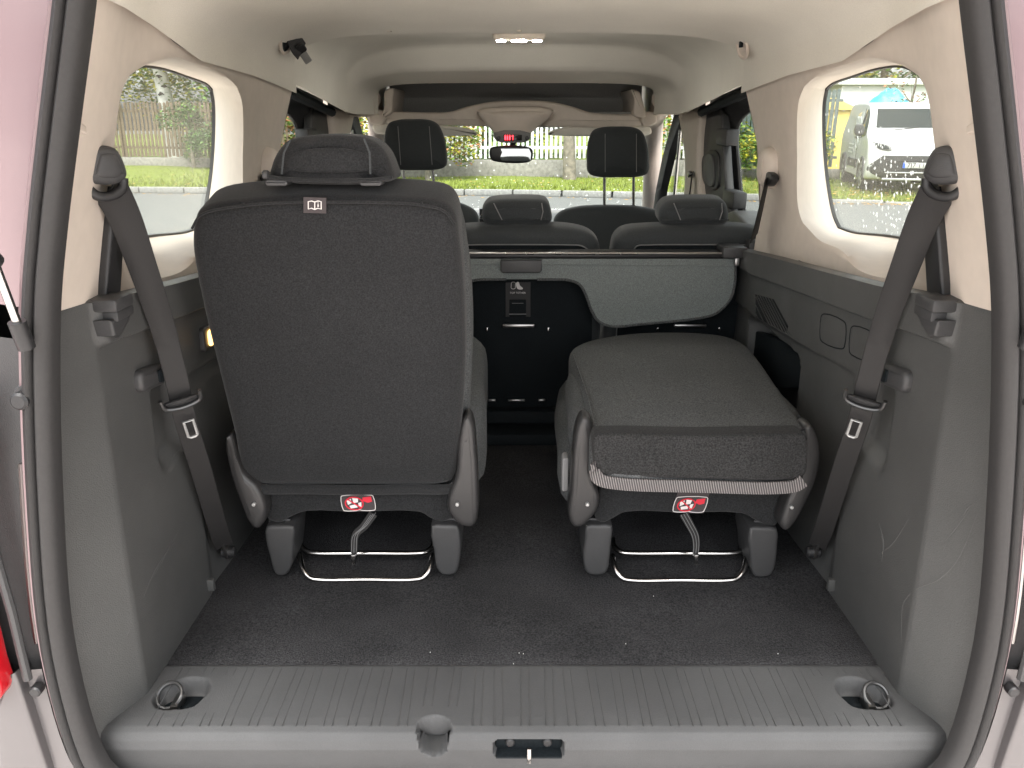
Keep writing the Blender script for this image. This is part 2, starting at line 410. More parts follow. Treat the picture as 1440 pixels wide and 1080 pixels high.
def cr2(pts, k=5): return [(p.x, p.y) for p in cr([Vec((a, b, 0)) for a, b in pts], k)]
seamA = [yz(1048, 124), yz(1100, 101), yz(1180, 81), yz(1222, 62)]
def side2(pts, n):                               # n points by arc length along a smooth open curve, end point left out
    c = cr([Vec((p[0], p[1], 0)) for p in pts], 8, False); L_ = [0]
    for p, q in zip(c, c[1:]): L_.append(L_[-1] + (q - p).length)
    return [(interp(L_[-1] * k / n, list(zip(L_, [p.x for p in c]))), interp(L_[-1] * k / n, list(zip(L_, [p.y for p in c])))) for k in range(n)]
NS_ = (34, 44, 34, 48)
def ring4(*sides): return [p for sd_, n in zip(sides, NS_) for p in side2(sd_, n)]
A_FB, A_FT, A_RT, A_RB = yz(1060, 352), yz(1048, 124), (RIM_Y, 1.640), (RIM_Y, zl(RIM_Y))
A_ = ring4([A_FB, yz(1068, 300), yz(1064, 200), A_FT], [A_FT] + seamA[1:] + [(1.30, 1.640), (1.1, 1.642), A_RT], [A_RT, (RIM_Y, 1.55), (RIM_Y, 1.4), A_RB], [A_RB] + [(y, zl(y)) for y in (1.1, 1.25, 1.4, 1.6)] + [A_FB])
ringA = [A_FB, yz(1068, 300), yz(1064, 200)] + seamA
B_FB, B_FT, B_RT, B_RB = yz(1134, 322), yz(1128, 122), yz(1287, 106), (1.275, zl(1.275) + .022)
B_ = ring4([B_FB, yz(1124, 308), yz(1119, 285), yz(1118, 200), yz(1120, 145), B_FT], [B_FT, yz(1140, 111), yz(1160, 101), yz(1200, 88), (1.41, 1.594), (1.32, 1.580), B_RT], [B_RT, yz(1300, 132), yz(1307, 180), yz(1313, 250), (1.262, 1.30), B_RB], [B_RB, (1.32, zl(1.32) + .011), (1.45, zl(1.45) + .010), yz(1180, 352), yz(1150, 338), B_FB])
_sm = sorted(seamA + [(1.30, 1.640), (.94, 1.64)])
B_ = [(y, min(z, interp(y, _sm) - .013)) for y, z in B_]
GX = lambda z: .79 - .10 * (z - 1.25)
def gz(px, py): p = atw(px, py, lambda Y, z: GX(z), .78); return (p.y, p.z)
C_FB, C_FT, C_RT, C_RB = gz(1179, 321), gz(1161, 125), (1.62, 1.575), (1.515, 1.29)
C_ = ring4([C_FB, gz(1172, 305), gz(1166, 278), gz(1160, 235), gz(1157, 185), gz(1157.5, 145), C_FT], [C_FT, gz(1168, 118), gz(1200, 106), gz(1236, 95), (1.72, 1.60), C_RT], [C_RT, (1.54, 1.50), (1.50, 1.38), (1.50, 1.32), C_RB], [C_RB, (1.54, 1.277), gz(1305, 342), gz(1250, 333), gz(1200, 328), C_FB])
ringC = C_
CEN = (1.80, 1.43); NR = 144
def mix2(a, b, t): return [(lerp(p[0], q[0], t), lerp(p[1], q[1], t)) for p, q in zip(a, b)]
rings = []
for t in (0, .25, .5, .75, .92): rings.append([(XU(y, z), y, z) for y, z in mix2(A_, B_, t)])
B3 = [Vec((XU(y, z), y, z)) for y, z in B_]; C3 = [Vec((GX(z), y, z)) for y, z in C_]
rings.append([(p.x + .004, p.y, p.z) for p in B3])
for t, dx in ((.06, .012), (.16, .015), (.4, .012), (.7, .006), (.93, .0)):
    rings.append([tuple(p.lerp(q, t) + Vec((dx, 0, 0))) for p, q in zip(B3, C3)])
rings.append([tuple(q) for q in C3])
pillar_vf = loft(rings)
rub_vf = loft([[tuple(q + Vec((-.004, 0, 0))) for q in C3], [tuple(Vec((GX(CEN[1]), *CEN)).lerp(q, .975) + Vec((-.004, 0, 0))) for q in C3], [tuple(Vec((GX(CEN[1]), *CEN)).lerp(q, .975) + Vec((.004, 0, 0))) for q in C3]])
C_in = [Vec((GX(CEN[1]), *CEN)).lerp(q, .985) for q in C3]
pane_vf = slab(C_in, (1, 0, 0), .004, .0005, seg=1)
front_edge = [Vec((XU(*q), *q)) for q in ringA[0:4]]
low_vf = grid(150, 110, lower_trim)
ledge_vf = grid(60, 4, lambda u, v: (lerp(XL(lerp(RIM_Y, 2.17, u), zl(lerp(RIM_Y, 2.17, u))), XU(lerp(RIM_Y, 2.17, u), zl(lerp(RIM_Y, 2.17, u))) + .03, v), lerp(RIM_Y, 2.17, u), zl(lerp(RIM_Y, 2.17, u)) + .004 * math.sin(math.pi * min(1, 2 * v)) ))
cflange_vf = loft([[tuple(p + Vec((dx, dy, 0))) for p in front_edge] for dx, dy in ((0, 0), (.012, .012), (.10, .03))], closed=False)
cpost_vf = bx(.60, .80, 2.14, 2.22, .60, 1.2, .01)
def drops(n, fn, smin, smax):
    vf = []
    for _ in range(n):
        c, U, W, N = fn(); r = random.uniform(smin, smax); h = r * .45; st = random.uniform(.9, 1.6)
        ringp = [c + U * math.cos(R(60 * k)) * r + W * math.sin(R(60 * k)) * r * st for k in range(6)]
        mid = [c + U * math.cos(R(60 * k + 30)) * r * .6 + W * math.sin(R(60 * k + 30)) * r * .6 * st + N * h * .8 for k in range(6)]
        vf.append(loft([ringp, mid], True, True, True))
    return join(*vf)
def wall(sd):
    mx = (lambda vf: vf) if sd > 0 else mirror
    side = 'right' if sd > 0 else 'left'
    w = thing('wall_' + side, (sd * .6, 1.5, FLOOR), 'beige and dark grey side lining of the van on the %s' % side, None, kind='structure')
    def P(name, vf, m_, par=None, **k): return mk(name, mx(vf), m_, par or w, **k)
    P('pillar_trim', pillar_vf, 'beige_plastic', ang=50)
    P('pillar_return', cflange_vf, 'beige_plastic')
    lt = P('lower_trim', low_vf, 'grey_trim', ang=50)
    P('ledge', ledge_vf, 'grey_trim')
    P('trim_end_post', cpost_vf, 'dark_plastic')
    wnd = P('window_pane', pane_vf, 'window_glass')
    P('window_rubber', rub_vf, 'rubber', wnd)
    def rd():
        while True:
            y, z = random.uniform(1.5, 2.2), random.uniform(1.25, 1.6)
            s = rbox(y, z, 1.85, 1.42, .32, .16, .05)
            if s < -.005 and random.random() < .12 + .88 * sst(2.05, 1.70, y) * sst(1.52, 1.36, z): return Vec((GX(z) + .0045, y, z)), Vec((0, 1, 0)), Vec((-.1, 0, 1)).normalized(), Vec((1, 0, .1)).normalized()
    if sd > 0: tag(P('water_drops', drops(330, rd, .0013, .0034), 'water', wnd), kind='stuff')
    # step-shaped hook block on the ledge corner
    hk = at(1322, 446, X=.575)
    h = P('hook_block', join(bx(.548, .60, hk.y - .028, hk.y + .026, hk.z + .012, hk.z + .03, .004), bx(.552, .60, hk.y - .02, hk.y + .03, hk.z - .002, hk.z + .012, .002)), 'dark_plastic')
    P('hook_lip', slab([(.556, hk.y - .03, hk.z + .002), (.556, hk.y + .03, hk.z + .004), (.556, hk.y + .02, hk.z - .012), (.556, hk.y - .012, hk.z - .026), (.556, hk.y - .028, hk.z - .02)], (1, 0, 0), .05, .005), 'dark_plastic', h)
    # pull handle with slot
    c = at(1260, 531, X=.58)
    hp = place(rr(.085, .036, .014), (.572, c.y, c.z), (0, 1, -.12), (0, 0, 1))
    hd = P('pull_handle', slab(hp, (1, 0, 0), .03, .008, puff=.003), 'dark_plastic')
    P('handle_slot', flat(place(rr(.034, .020, .004), (.5665, c.y + .022, c.z - .002), (0, 1, -.12), (0, 0, 1)), (1, 0, 0), .003), 'panel_black', hd)
    # small rectangular clip low on the trim and the light rub mark on the pillar trim
    c = at(1168, 822, X=.584); P('clip', bx(.578, .60, c.y - .006, c.y + .006, c.z - .012, c.z + .012, .002), 'grey_trim')
    c = atw(1377, 176, XU)
    P('pillar_notch', slab([(c.x - .004, c.y - .022, c.z + .014), (c.x - .003, c.y + .022, c.z - .001), (c.x - .003, c.y + .02, c.z - .010), (c.x - .004, c.y - .02, c.z - .001)], (1, 0, 0), .012, .002), 'beige_plastic')
    # round belt guide boss on the pillar
    c = atw(1086, 236, XU)
    P('belt_boss', slab(place(rr(.085, .095, .038, 8), (c.x - .028, c.y, c.z), (0, 1, 0), (0, 0, 1)), (1, 0, 0), .06, .022, puff=.004), 'beige_plastic')
    if sd > 0:
        # louvred speaker grille: each slat its own piece
        gq = [at(*q, X=.582) for q in ((1061, 414), (1086, 421), (1106, 459), (1102, 467), (1062, 446))]
        g = P('vent_recess', flat([p + Vec((.002, 0, 0)) for p in gq], (1, 0, 0), .004), 'panel_black')
        dv = (gq[2] - gq[1]); top = [gq[4], gq[0], gq[1]]
        def hit(p):                                  # along the slat direction down to the lower edge
            e = gq[3] - gq[4]; den = dv.y * e.z - dv.z * e.y; return p + dv * (((gq[4].y - p.y) * e.z - (gq[4].z - p.z) * e.y) / den)
        L0 = (gq[0] - gq[4]).length; L1 = (gq[1] - gq[0]).length
        for k in range(9):
            d_ = (k + .5) / 9 * (L0 + L1)
            a = gq[4].lerp(gq[0], d_ / L0) if d_ < L0 else gq[0].lerp(gq[1], (d_ - L0) / L1)
            b_ = hit(a); a = a + Vec((-.0006, 0, 0)); b_ = b_ + Vec((-.0006, 0, 0))
            P('slat', slab([a + Vec((0, -.0025, .001)), a + Vec((0, .0025, .001)), b_ + Vec((0, .0025, 0)), b_ + Vec((0, -.0025, 0))], (1, 0, 0), .0022, .0006, seg=2), 'grey_trim', g)
        for q in (((1155, 440), (1190, 453), (1187, 492), (1153, 480)), ((1197, 457), (1232, 470), (1229, 510), (1194, 498))):
            pp = [at(*s, X=.5845) for s in q]; c4 = sum(pp, Vec()) / 4
            o2 = cr([c4 + (p - c4) * s for i, p in enumerate(pp) for p, s in ((lerp(pp[i - 1], p, .88), 1), (lerp(p, pp[(i + 1) % 4], .12), 1))], 3)
            P('cover_panel', slab(o2, (1, 0, 0), .006, .002, puff=.0015), 'grey_trim')
            P('panel_gap', tube([p + Vec((.0005, 0, 0)) for p in o2], .0013, 6, True), 'panel_black')
        P('storage_bin', slab(cr([at(*q, X=.618) for q in ((1052, 470), (1085, 474), (1118, 490), (1130, 510), (1138, 536), (1126, 545), (1090, 545), (1060, 540), (1050, 500))], 3), (1, 0, 0), .02, .004), 'panel_black')
        c = at(1105, 350, Z=1.222)
        cp = P('socket_cap', cyl((.625, c.y - .1, zl(1.9) + .004), (.625, c.y - .1, zl(1.9) + .012), .03, 24, .003), 'dark_plastic')
        P('cap_knob', cyl((.625, c.y - .1, zl(1.9) + .012), (.625, c.y - .1, zl(1.9) + .03), .013, 20, .003), 'stitch_grey', cp)
        sc = [((1375, 722), (1345, 790), (1320, 815), (1290, 828), (1270, 850), (1268, 905)), ((1278, 730), (1255, 765), (1235, 780)), ((1236, 735), (1242, 760), (1240, 790)), ((1365, 715), (1345, 742), (1330, 760)), ((1380, 700), (1360, 716), (1355, 725))]
    else:
        c = at(283, 470, X=-.60); c.x = .585
        lp = P('lamp_bezel', slab(place(rr(.10, .046, .010), (.5755, c.y, c.z), (0, 1, 0), (0, 0, 1)), (1, 0, 0), .02, .004), 'dark_plastic')
        P('lamp_lens', slab(place(rr(.07, .030, .008), (.5715, c.y, c.z), (0, 1, 0), (0, 0, 1)), (1, 0, 0), .004, .0015), 'lamp_warm', lp)
        sc = [((255, 740), (235, 775), (215, 808), (202, 840)), ((254, 755), (237, 772), (228, 790), (210, 820)), ((222, 845), (205, 862)), ((183, 885), (178, 895)), ((270, 620), (245, 640), (236, 662))]
        sc = [[(q[0], q[1]) for q in s] for s in sc]
    for s in sc:
        pts = []
        for q in s:
            p = at(*q, X=sd * .59)
            for _ in range(8): p = at(*q, X=sd * (XL(abs(p.y), p.z) - .0006))
            pts.append(Vec((abs(p.x), p.y, p.z)))
        P('scratch', tube(cr(pts, 5, False), lambda t: .00036 * (1.1 - abs(2 * t - 1)) + .00008, 5), 'scratch_grey', lt)
    return w
wall_r = wall(1); wall_l = wall(-1)

# headliner
HST = [  # Y, half width, side height, centre height, exponent
    (.965, .479, 1.640, 1.700, 3.0), (1.10, .500, 1.640, 1.715, 3.2), (1.30, .530, 1.640, 1.722, 3.4), (1.50, .548, 1.628, 1.724, 3.4), (1.80, .555, 1.612, 1.716, 3.6), (2.06, .562, 1.597, 1.704, 4.5),
    (2.12, .565, 1.592, 1.698, 5.0), (2.14, .566, 1.590, 1.6975, 5), (2.152, .567, 1.588, 1.703, 5), (2.165, .570, 1.585, 1.735, 4.6), (2.20, .570, 1.585, 1.755, 4.4), (2.30, .572, 1.580, 1.757, 4.2), (2.50, .585, 1.565, 1.757, 4), (2.80, .60, 1.545, 1.757, 4),
    (3.02, .61, 1.53, 1.755, 4), (3.07, .61, 1.525, 1.748, 4), (3.12, .61, 1.525, 1.715, 4), (3.18, .605, 1.52, 1.672, 4.5), (3.28, .60, 1.52, 1.656, 4.5), (3.36, .58, 1.52, 1.644, 5), (3.42, .57, 1.52, 1.636, 6), (3.46, .565, 1.52, 1.640, 6), (3.50, .56, 1.52, 1.655, 6)]
SEAM = sorted(seamA + [(1.30, 1.640), (1.1, 1.642), (.94, 1.640)])
HST = [((Y, XU(Y, interp(Y, SEAM)) - .006, interp(Y, SEAM) - .011, zc, n) if Y < 2.2 else (Y, W, zw, zc, n)) for Y, W, zw, zc, n in HST]
def hl_ring(s):
    Y, W, zw, zc, n = s; out = []
    for k in range(65):
        a = math.pi * k / 64; c_, s_ = math.cos(a), math.sin(a)
        out.append((W * math.copysign(abs(c_) ** (2 / n), c_), Y, zw + (zc - zw) * abs(s_) ** (2 / n)))
    return out
hs = []
for a, b_ in zip(HST, HST[1:]):
    for k in range(3): hs.append(tuple(lerp(a[i], b_[i], k / 3) for i in range(5)))
hs.append(HST[-1])
ceil = mk('ceiling', loft([hl_ring(s) for s in hs], closed=False), 'beige_cloth', ang=60); tag(ceil, 'beige cloth headliner of the van', kind='structure')
for px in (548, 730, 1005):
    p = at(px, 45, Y=2.11); mk('trim_clip', cyl((p.x, 2.10, 1.6975), (p.x, 2.10, 1.7045), .006, 12), 'beige_plastic', ceil)
for px in (604, 724, 844):
    p = at(px, 118, Y=3.42); mk('trim_clip', cyl((p.x, 3.42, 1.634), (p.x, 3.42, 1.640), .007, 12), 'beige_plastic', ceil)

# floor, second-row footwell, sill
def carpet(u, v):
    x = lerp(-.60, .60, u); Y = lerp(1.142, 2.32, v)
    return (x, Y, FLOOR + .0012 * math.sin(9 * x + 3 * Y) + .001 * math.sin(17 * Y) - .004 * sst(1.15, 1.142, Y))
fl = tag(mk('floor', grid(80, 80, carpet), 'carpet'), 'black carpet of the load floor', kind='structure')
mk('cabin_floor', bx(-.75, .75, 2.30, 4.5, .50, .56), 'carpet', fl)
mk('step_bar', bx(-.56, .56, 2.10, 2.19, FLOOR, FLOOR + .035, .008), 'panel_black', fl)
mk('step_bar', bx(-.56, .56, 2.19, 2.27, FLOOR + .001, FLOOR + .07, .008), 'panel_black', fl)
fluff = []
for px, py in ((919, 838), (730, 918), (736, 919), (722, 933), (605, 917), (1094, 919), (880, 905)):
    p = at(px, py, Z=FLOOR + .003); fluff.append(bx(p.x - .0005, p.x + .0005, p.y - .0005, p.y + .0005, p.z - .001, p.z + .0004))
tag(mk('lint', join(*fluff), 'fluff_white', fl), kind='stuff')

PROF = [(1.150, .634), (1.146, .6395), (1.140, .641), (1.02, .641), (1.004, .6395), (.994, .635), (.988, .626), (.985, .612), (.992, .58), (1.002, .545), (1.012, .50)]
PL = [0]
for a, b_ in zip(PROF, PROF[1:]): PL.append(PL[-1] + math.hypot(b_[0] - a[0], b_[1] - a[1]))
def prof(s):
    return interp(s, list(zip(PL, [p[0] for p in PROF]))), interp(s, list(zip(PL, [p[1] for p in PROF])))
RECL = [at(*q, Z=.641) for q in ((1176, 965), (1182, 955), (1208, 954), (1225, 962), (1242, 968), (1254, 985), (1248, 995), (1225, 996), (1200, 992), (1186, 980))]
def inpoly(x, y, poly):
    d = 1e9; ins = False; n = len(poly)
    for i in range(n):
        ax, ay, bx_, by_ = *poly[i], *poly[(i + 1) % n]
        ex, ey = bx_ - ax, by_ - ay; t = max(0, min(1, ((x - ax) * ex + (y - ay) * ey) / (ex * ex + ey * ey + 1e-12)))
        d = min(d, math.hypot(x - ax - ex * t, y - ay - ey * t))
        if (ay > y) != (by_ > y) and x < ax + (y - ay) / (by_ - ay) * ex: ins = not ins
    return -d if ins else d
rec_poly = [(p.x, p.y) for p in cr(RECL, 3)]
fun_c = at(610, 1022, Z=.64); lat_c = at(744, 1060, Y=.978)
S_EDGE = PL[4]
def sill(u, v):
    x = lerp(-.612, .612, u); s = lerp(0, PL[-1], v); y, z = prof(s)
    half = interp(y, [(.96, .652), (1.07, .602), (1.15, .592)]); x = x * half / .612
    if abs(abs(x) - .51) < .09 and .99 < y < 1.14:
        d = inpoly(abs(x), y, rec_poly); z -= .030 * sst(.003, -.006, d) - .0015 * sst(.007, .004, abs(d - .004)) * 0
    dx = (x - fun_c.x) / .0255; ds = (s - S_EDGE - .006); w_ = ds / (.026 if ds < 0 else .044); d = math.hypot(dx, w_)
    if ds > 0: d = max(d, abs(dx) * (1 + .5 * max(0, w_)))
    k = sst(1.05, .80, d)
    y += .055 * k * sst(-.03, .02, ds); z -= .035 * k * (1 if ds < .02 else .3)
    dl = rbox(x, z, lat_c.x, lat_c.z, .052, .0155, .010)
    if y < 1.0: y += .035 * sst(.001, -.003, dl)
    return (x, y, z)
sl = tag(mk('loading_sill', grid(420, 130, sill), 'sill_plastic', ang=60), 'dark grey ribbed plastic loading sill', kind='structure')
rib = []
xs_ = -.56
ri = 0
while xs_ < .57:
    for off in (0, .013):
        xa = xs_ + off; sl_ = .003 * math.sin(ri * 1.7); y0, y1 = 1.002, 1.138
        segs = [(y0, y1)]
        if abs(abs(xa) - .505) < .05: segs = [(y0, 1.03), (1.118, y1)]
        if abs(xa - fun_c.x) < .04: segs = [(1.045, y1)]
        for a, b_ in segs:
            rib.append(tube([(xa + sl_ * (a - y0) / .136, a, .6408), (xa + sl_ * (b_ - y0) / .136, b_, .6408)], .0011, 5))
    xs_ += .037 + .004 * math.sin(ri * 2.3); ri += 1
tag(mk('ribs', join(*rib), 'sill_plastic', sl), kind='stuff')
for sd in (1, -1):
    c = at(1230, 980, Z=.63); c.x *= sd
    k = mk('tie_down_ring', tube([c + Vec((.019 * math.cos(R(a)) , .016 * math.sin(R(a)) - .004, .006 + .012 * math.sin(R(a)))) for a in range(0, 360, 20)], .0032, 8, True), 'dark_metal', sl)
    mk('ring_bracket', bx(c.x - .006 - sd * .012, c.x + .006 - sd * .012, c.y - .022, c.y + .012, .612, .630, .002), 'steel', k)
    mk('recess_floor', bx(c.x - sd * .012 - .03, c.x - sd * .012 + .03, c.y - .018, c.y + .022, .6105, .6135, .001), 'panel_black', sl)
lt = mk('latch_striker', tube(cr([(lat_c.x - .0, .975, lat_c.z - .012), (lat_c.x, .972, lat_c.z + .0), (lat_c.x, .975, lat_c.z + .012)], 4, False), .0035, 8), 'chrome', sl)
mk('latch_floor', bx(lat_c.x - .049, lat_c.x + .049, .9855, 1.004, lat_c.z - .0155, lat_c.z - .0125), 'panel_black', sl)
mk('latch_plate', bx(lat_c.x - .05, lat_c.x + .05, 1.004, 1.010, lat_c.z - .014, lat_c.z + .014, .002), 'panel_black', sl)
for dx in (-.028, .028): mk('latch_bolt', cyl((lat_c.x + dx, 1.006, lat_c.z), (lat_c.x + dx, .998, lat_c.z), .007, 14, .002), 'black_plastic', lt)

# ------------------------------------------------------------------ body shell round the opening
body = thing('van_body', (0, 1.0, .3), 'silver van body around the open rear hatch', 'van')
lp = [(.40, 1.80), (.44, 1.72)] + [(x - .012, z) for z, x in reversed(XRP)][1:] + [(.56, .525), (.50, .512), (.40, .508)]
lp = [Vec((x, 0, z)) for x, z in lp]
lp = cr(lp, 5, False)
loopR = lp + [flipx(p) for p in reversed(lp)]
def offs(pts, d):
    n = len(pts); out = []
    for i, p in enumerate(pts):
        e = pts[(i + 1) % n] - pts[i - 1]; nn = Vec((e.z, 0, -e.x)).normalized(); c = Vec((0, 0, 1.1))
        if nn.dot(p - c) < 0: nn = -nn
        out.append(p + nn * d)
    return out
def ringY(d, Y): return [Vec((p.x, Y, p.z)) for p in offs(loopR, d)]
seal_sec = [(-.004, .962), (-.004, .945), (.002, .934), (.010, .930), (.013, .933), (.0145, .940), (.016, .933), (.021, .928), (.026, .931), (.028, .94), (.028, .955)]
mk('door_seal', loft([ringY(d, y) for d, y in seal_sec]), 'rubber', body, ang=70)
mk('flange', loft([ringY(d, y) for d, y in ((.024, .952), (.031, .946), (.036, .944), (.040, .950))]), 'silver_reflected_pink', body, ang=50)
hid = [(.040, .953), (.065, .950), (.14, .940), (.20, .932), (.26, .93), (.30, .96), (.31, 1.1)]
def part_loop(z0, z1):
    return [i for i, p in enumerate(loopR[:len(lp)]) if z0 <= p.z <= z1]
for sd in (1, -1):
    f_ = (lambda p: p) if sd > 0 else flipx
    for nm, z0, z1, m_, dy in (('quarter_panel', 1.24, 1.80, 'silver_reflected_pink', 0), ('lamp_channel', .74, 1.26, 'dark_plastic', .012), ('bumper_corner', .50, .80, 'silver_body', -.006)):
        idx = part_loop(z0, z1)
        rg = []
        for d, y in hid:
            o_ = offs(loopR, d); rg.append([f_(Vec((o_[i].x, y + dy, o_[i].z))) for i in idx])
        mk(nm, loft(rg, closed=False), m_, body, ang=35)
    # inner edge strip of the lamp channel
    idx = part_loop(.79, 1.12); o_ = offs(loopR, .043)
    mk('channel_edge', tube([f_(Vec((o_[i].x, .952, o_[i].z))) for i in idx], .003, 6), 'steel', body)
    # bumper corner crease

    mk('bumper_fold', slab([f_(Vec(q)) for q in ((.685, .925, .792), (.715, .915, .745), (.735, .91, .60), (.735, .91, .50), (.68, .93, .50), (.672, .93, .62))], (0, 1, 0), .03, .006), 'silver_body', body)
    tq_ = [at(*q, Y=.935) - Vec((0, .035, 0)) for q in ((22, 958), (13, 918), (1, 868), (-22, 790), (-40, 690), (-40, 560), (-150, 560), (-170, 760), (-150, 972), (2, 966))]
    tl = mk('tail_light', slab(cr([f_(Vec((-p.x, p.y, p.z))) for p in tq_], 4), (0, 1, 0), .035, .006, puff=.004), 'red_lens', body)
    mk('lamp_trim', tube([f_(Vec((-p.x + -.008, p.y + .01, p.z))) for p in [at(*q, Y=.92) for q in ((25, 962), (14, 918), (2, 868), (-21, 790), (-39, 690), (-39, 560))]], .006, 8), 'dark_plastic', tl)
    c = at(28, 564, Y=.93); mk('bump_stop', cyl((sd * abs(c.x), .952, c.z), (sd * abs(c.x), .925, c.z), .011, 18, .003), 'black_plastic', body)
    mk('stop_washer', cyl((sd * abs(c.x), .956, c.z), (sd * abs(c.x), .944, c.z), .017, 18, .002), 'dark_plastic', body)
    c = at(88, 968, Y=.94); mk('flange_bolt', cyl((sd * .668, .945, c.z), (sd * .668, .93, c.z), .008, 16, .002), 'black_plastic', body)
    a, b_ = at(2, 395, Y=.90), at(18, 470, Y=.90); b_.z -= 0; up = Vec((-.10, -.30, .55))
    A2, B2 = Vec((sd * abs(a.x), .90, a.z)), Vec((sd * abs(b_.x), .915, b_.z))
    dr = (A2 - B2).normalized()
    st = mk('gas_strut', tube([B2, B2 + dr * .09], .005, 12), 'chrome', body)
    mk('strut_socket', tube([B2 - dr * .022, B2 + dr * .012], .010, 14), 'black_plastic', st)
    mk('strut_cylinder', tube([B2 + dr * .085, B2 + dr * .085 + Vec((sd * .02, -.25, .25))], .011, 14), 'black_plastic', st)
mk('roof_skin', grid(24, 10, lambda u, v: (lerp(-.80, .80, u), lerp(.93, 4.03, v), 1.86 - .12 * abs(2 * u - 1) ** 3 - .12 * sst(2.8, 4.03, lerp(.93, 4.03, v)))), 'silver_body', body)
mk('tailgate_header', bx(-.50, .50, .965, 1.02, 1.705, 1.80, .01), 'beige_plastic', body)
for sd in (1, -1):
    mk('side_skin', grid(2, 20, lambda u, v: (sd * lerp(.90, .808, v ** 2), lerp(.95, 2.18, u), lerp(.25, 1.20, v))), 'silver_body', body)
    # pressing between window, roof and rear corner, outside the trim
    o_ring = [(.95, 1.14), (2.20, 1.14), (2.20, 1.79), (.95, 1.79)]
    oo = star(o_ring, CEN, NR); cc = star(ringC, CEN, NR)
    vf = loft([[(GX(z) + .012, y, z) for y, z in oo], [(GX(z) + .006, lerp(y, CEN[0], -.01), lerp(z, CEN[1], -.01)) for y, z in cc]])
    mk('window_surround', vf if sd > 0 else mirror(vf), 'silver_body', body)
# raised tailgate above and behind the opening
def lid(u, v):
    x = lerp(-.68, .68, u); t = v
    return (x * (1 - .08 * t), lerp(.93, -.22, t), 1.86 + .26 * t + .05 * math.sin(math.pi * t) - .03 * (2 * u - 1) ** 2)
tgv, tgf = grid(16, 16, lid)
tgo = mk('tailgate', join((tgv, tgf), ([v + Vec((0, -.02, .07)) for v in tgv], tgf)), 'silver_body', body)
mk('tailgate_lining', grid(12, 10, lambda u, v: tuple(Vec(lid(.06 + .88 * u, .05 + .5 * v)) + Vec((0, 0, -.02)))), 'beige_plastic', tgo)
mk('tailgate_glass', grid(12, 6, lambda u, v: tuple(Vec(lid(.10 + .80 * u, .58 + .36 * v)) + Vec((0, 0, -.012)))), 'car_glass', tgo)
mk('underbody', bx(-.86, .86, .98, 4.6, .30, .48), 'black_plastic', body)

# ================================================================== front of the cabin
def vis(name, outl, Y, t, m_, par=None, r=.01, puff=0., N=(0, 1, 0), k=4, **kw):
    return mk(name, slab(cr([at(*q, Y=Y) for q in outl], k) if k else [at(*q, Y=Y) for q in outl], N, t, r, puff), m_, par, **kw)
# overhead shelf across the windscreen header
sh = thing('overhead_shelf', (0, 3.6, 1.5), 'beige overhead storage shelf above the windscreen with dark opening', 'shelf')
vis('front_panel', ((533, 170), (535, 160), (550, 157), (600, 158), (632, 157), (655, 150), (690, 143), (730, 141), (775, 143), (806, 150), (830, 158), (860, 160), (893, 160), (908, 160), (914, 172), (880, 179), (800, 179), (730, 179), (650, 177), (570, 175)), 3.55, .05, 'beige_plastic', sh, r=.012)
mk('shelf_floor', bx(-.56, .56, 3.58, 3.95, 1.515, 1.53, .004), 'shelf_grey', sh)
mk('shelf_back', bx(-.56, .56, 3.85, 3.88, 1.531, 1.72, .004), 'shelf_grey', sh)
mk('shelf_roof', bx(-.60, .60, 3.46, 3.97, 1.69, 1.70, .003), 'dark_plastic', sh)
for q in (((541, 128), (553, 124), (552, 140), (550, 158), (537, 164), (540, 150)), ((888, 126), (900, 130), (906, 150), (909, 164), (892, 162), (892, 140))):
    vis('end_bracket', q, 3.50, .40, 'beige_plastic', sh, r=.008)
for sd, q in ((-1, ((520, 157), (540, 156), (541, 172), (530, 176), (519, 172))), (1, ((905, 158), (922, 160), (924, 172), (912, 178), (903, 174)))):
    vis('end_cap', q, 3.52, .25, 'beige_plastic', sh, r=.01)
oc = thing('overhead_console', (0, 3.5, 1.42), 'beige overhead console with lit red belt warning display', 'console')
cons = vis('console_body', ((671, 156), (700, 150), (730, 149), (762, 150), (779, 156), (765, 172), (748, 186), (742, 193), (700, 193), (692, 184), (680, 170)), 3.47, .08, 'beige_plastic', oc, r=.02, puff=.015)
vis('display_bezel', ((694, 187), (746, 187), (743, 198), (720, 201), (698, 198)), 3.445, .03, 'stitch_grey', oc, r=.004, k=3)
dsp = vis('display', ((708, 189.5), (734, 189.5), (734, 197.5), (708, 197.5)), 3.438, .01, 'display_black', oc, r=.001, k=0)
red = []
for px in (710.5, 713.5, 716.8):
    p = at(px, 193.5, Y=3.4365); red.append(bx(p.x - .0028, p.x + .0028, 3.4355, 3.437, p.z - .009, p.z + .006)); red.append(bx(p.x - .0014, p.x + .0014, 3.4355, 3.437, p.z + .0065, p.z + .010))
p = at(721, 193.5, Y=3.4365); red.append(bx(p.x - .001, p.x + .001, 3.4355, 3.437, p.z - .009, p.z + .008)); red.append(flat([(p.x - .004, 3.4355, p.z + .004), (p.x + .004, 3.4355, p.z + .004), (p.x, 3.4355, p.z + .010)], (0, 1, 0), .0012))
mk('warning_symbols', join(*red), 'display_red', dsp, smooth=False)
for px in (701, 741):
    p = at(px, 194, Y=3.44); mk('console_button', cyl((p.x, 3.43, p.z), (p.x, 3.45, p.z), .008, 14, .002), 'dark_plastic', oc)
mr = thing('rearview_mirror', (0, 3.5, 1.35), 'black rearview mirror under the overhead console', 'mirror')
vis('housing', ((689, 209), (697, 206), (740, 206), (749, 211), (748, 225), (740, 229), (700, 228), (690, 224)), 3.42, .035, 'black_plastic', mr, r=.01, k=3)
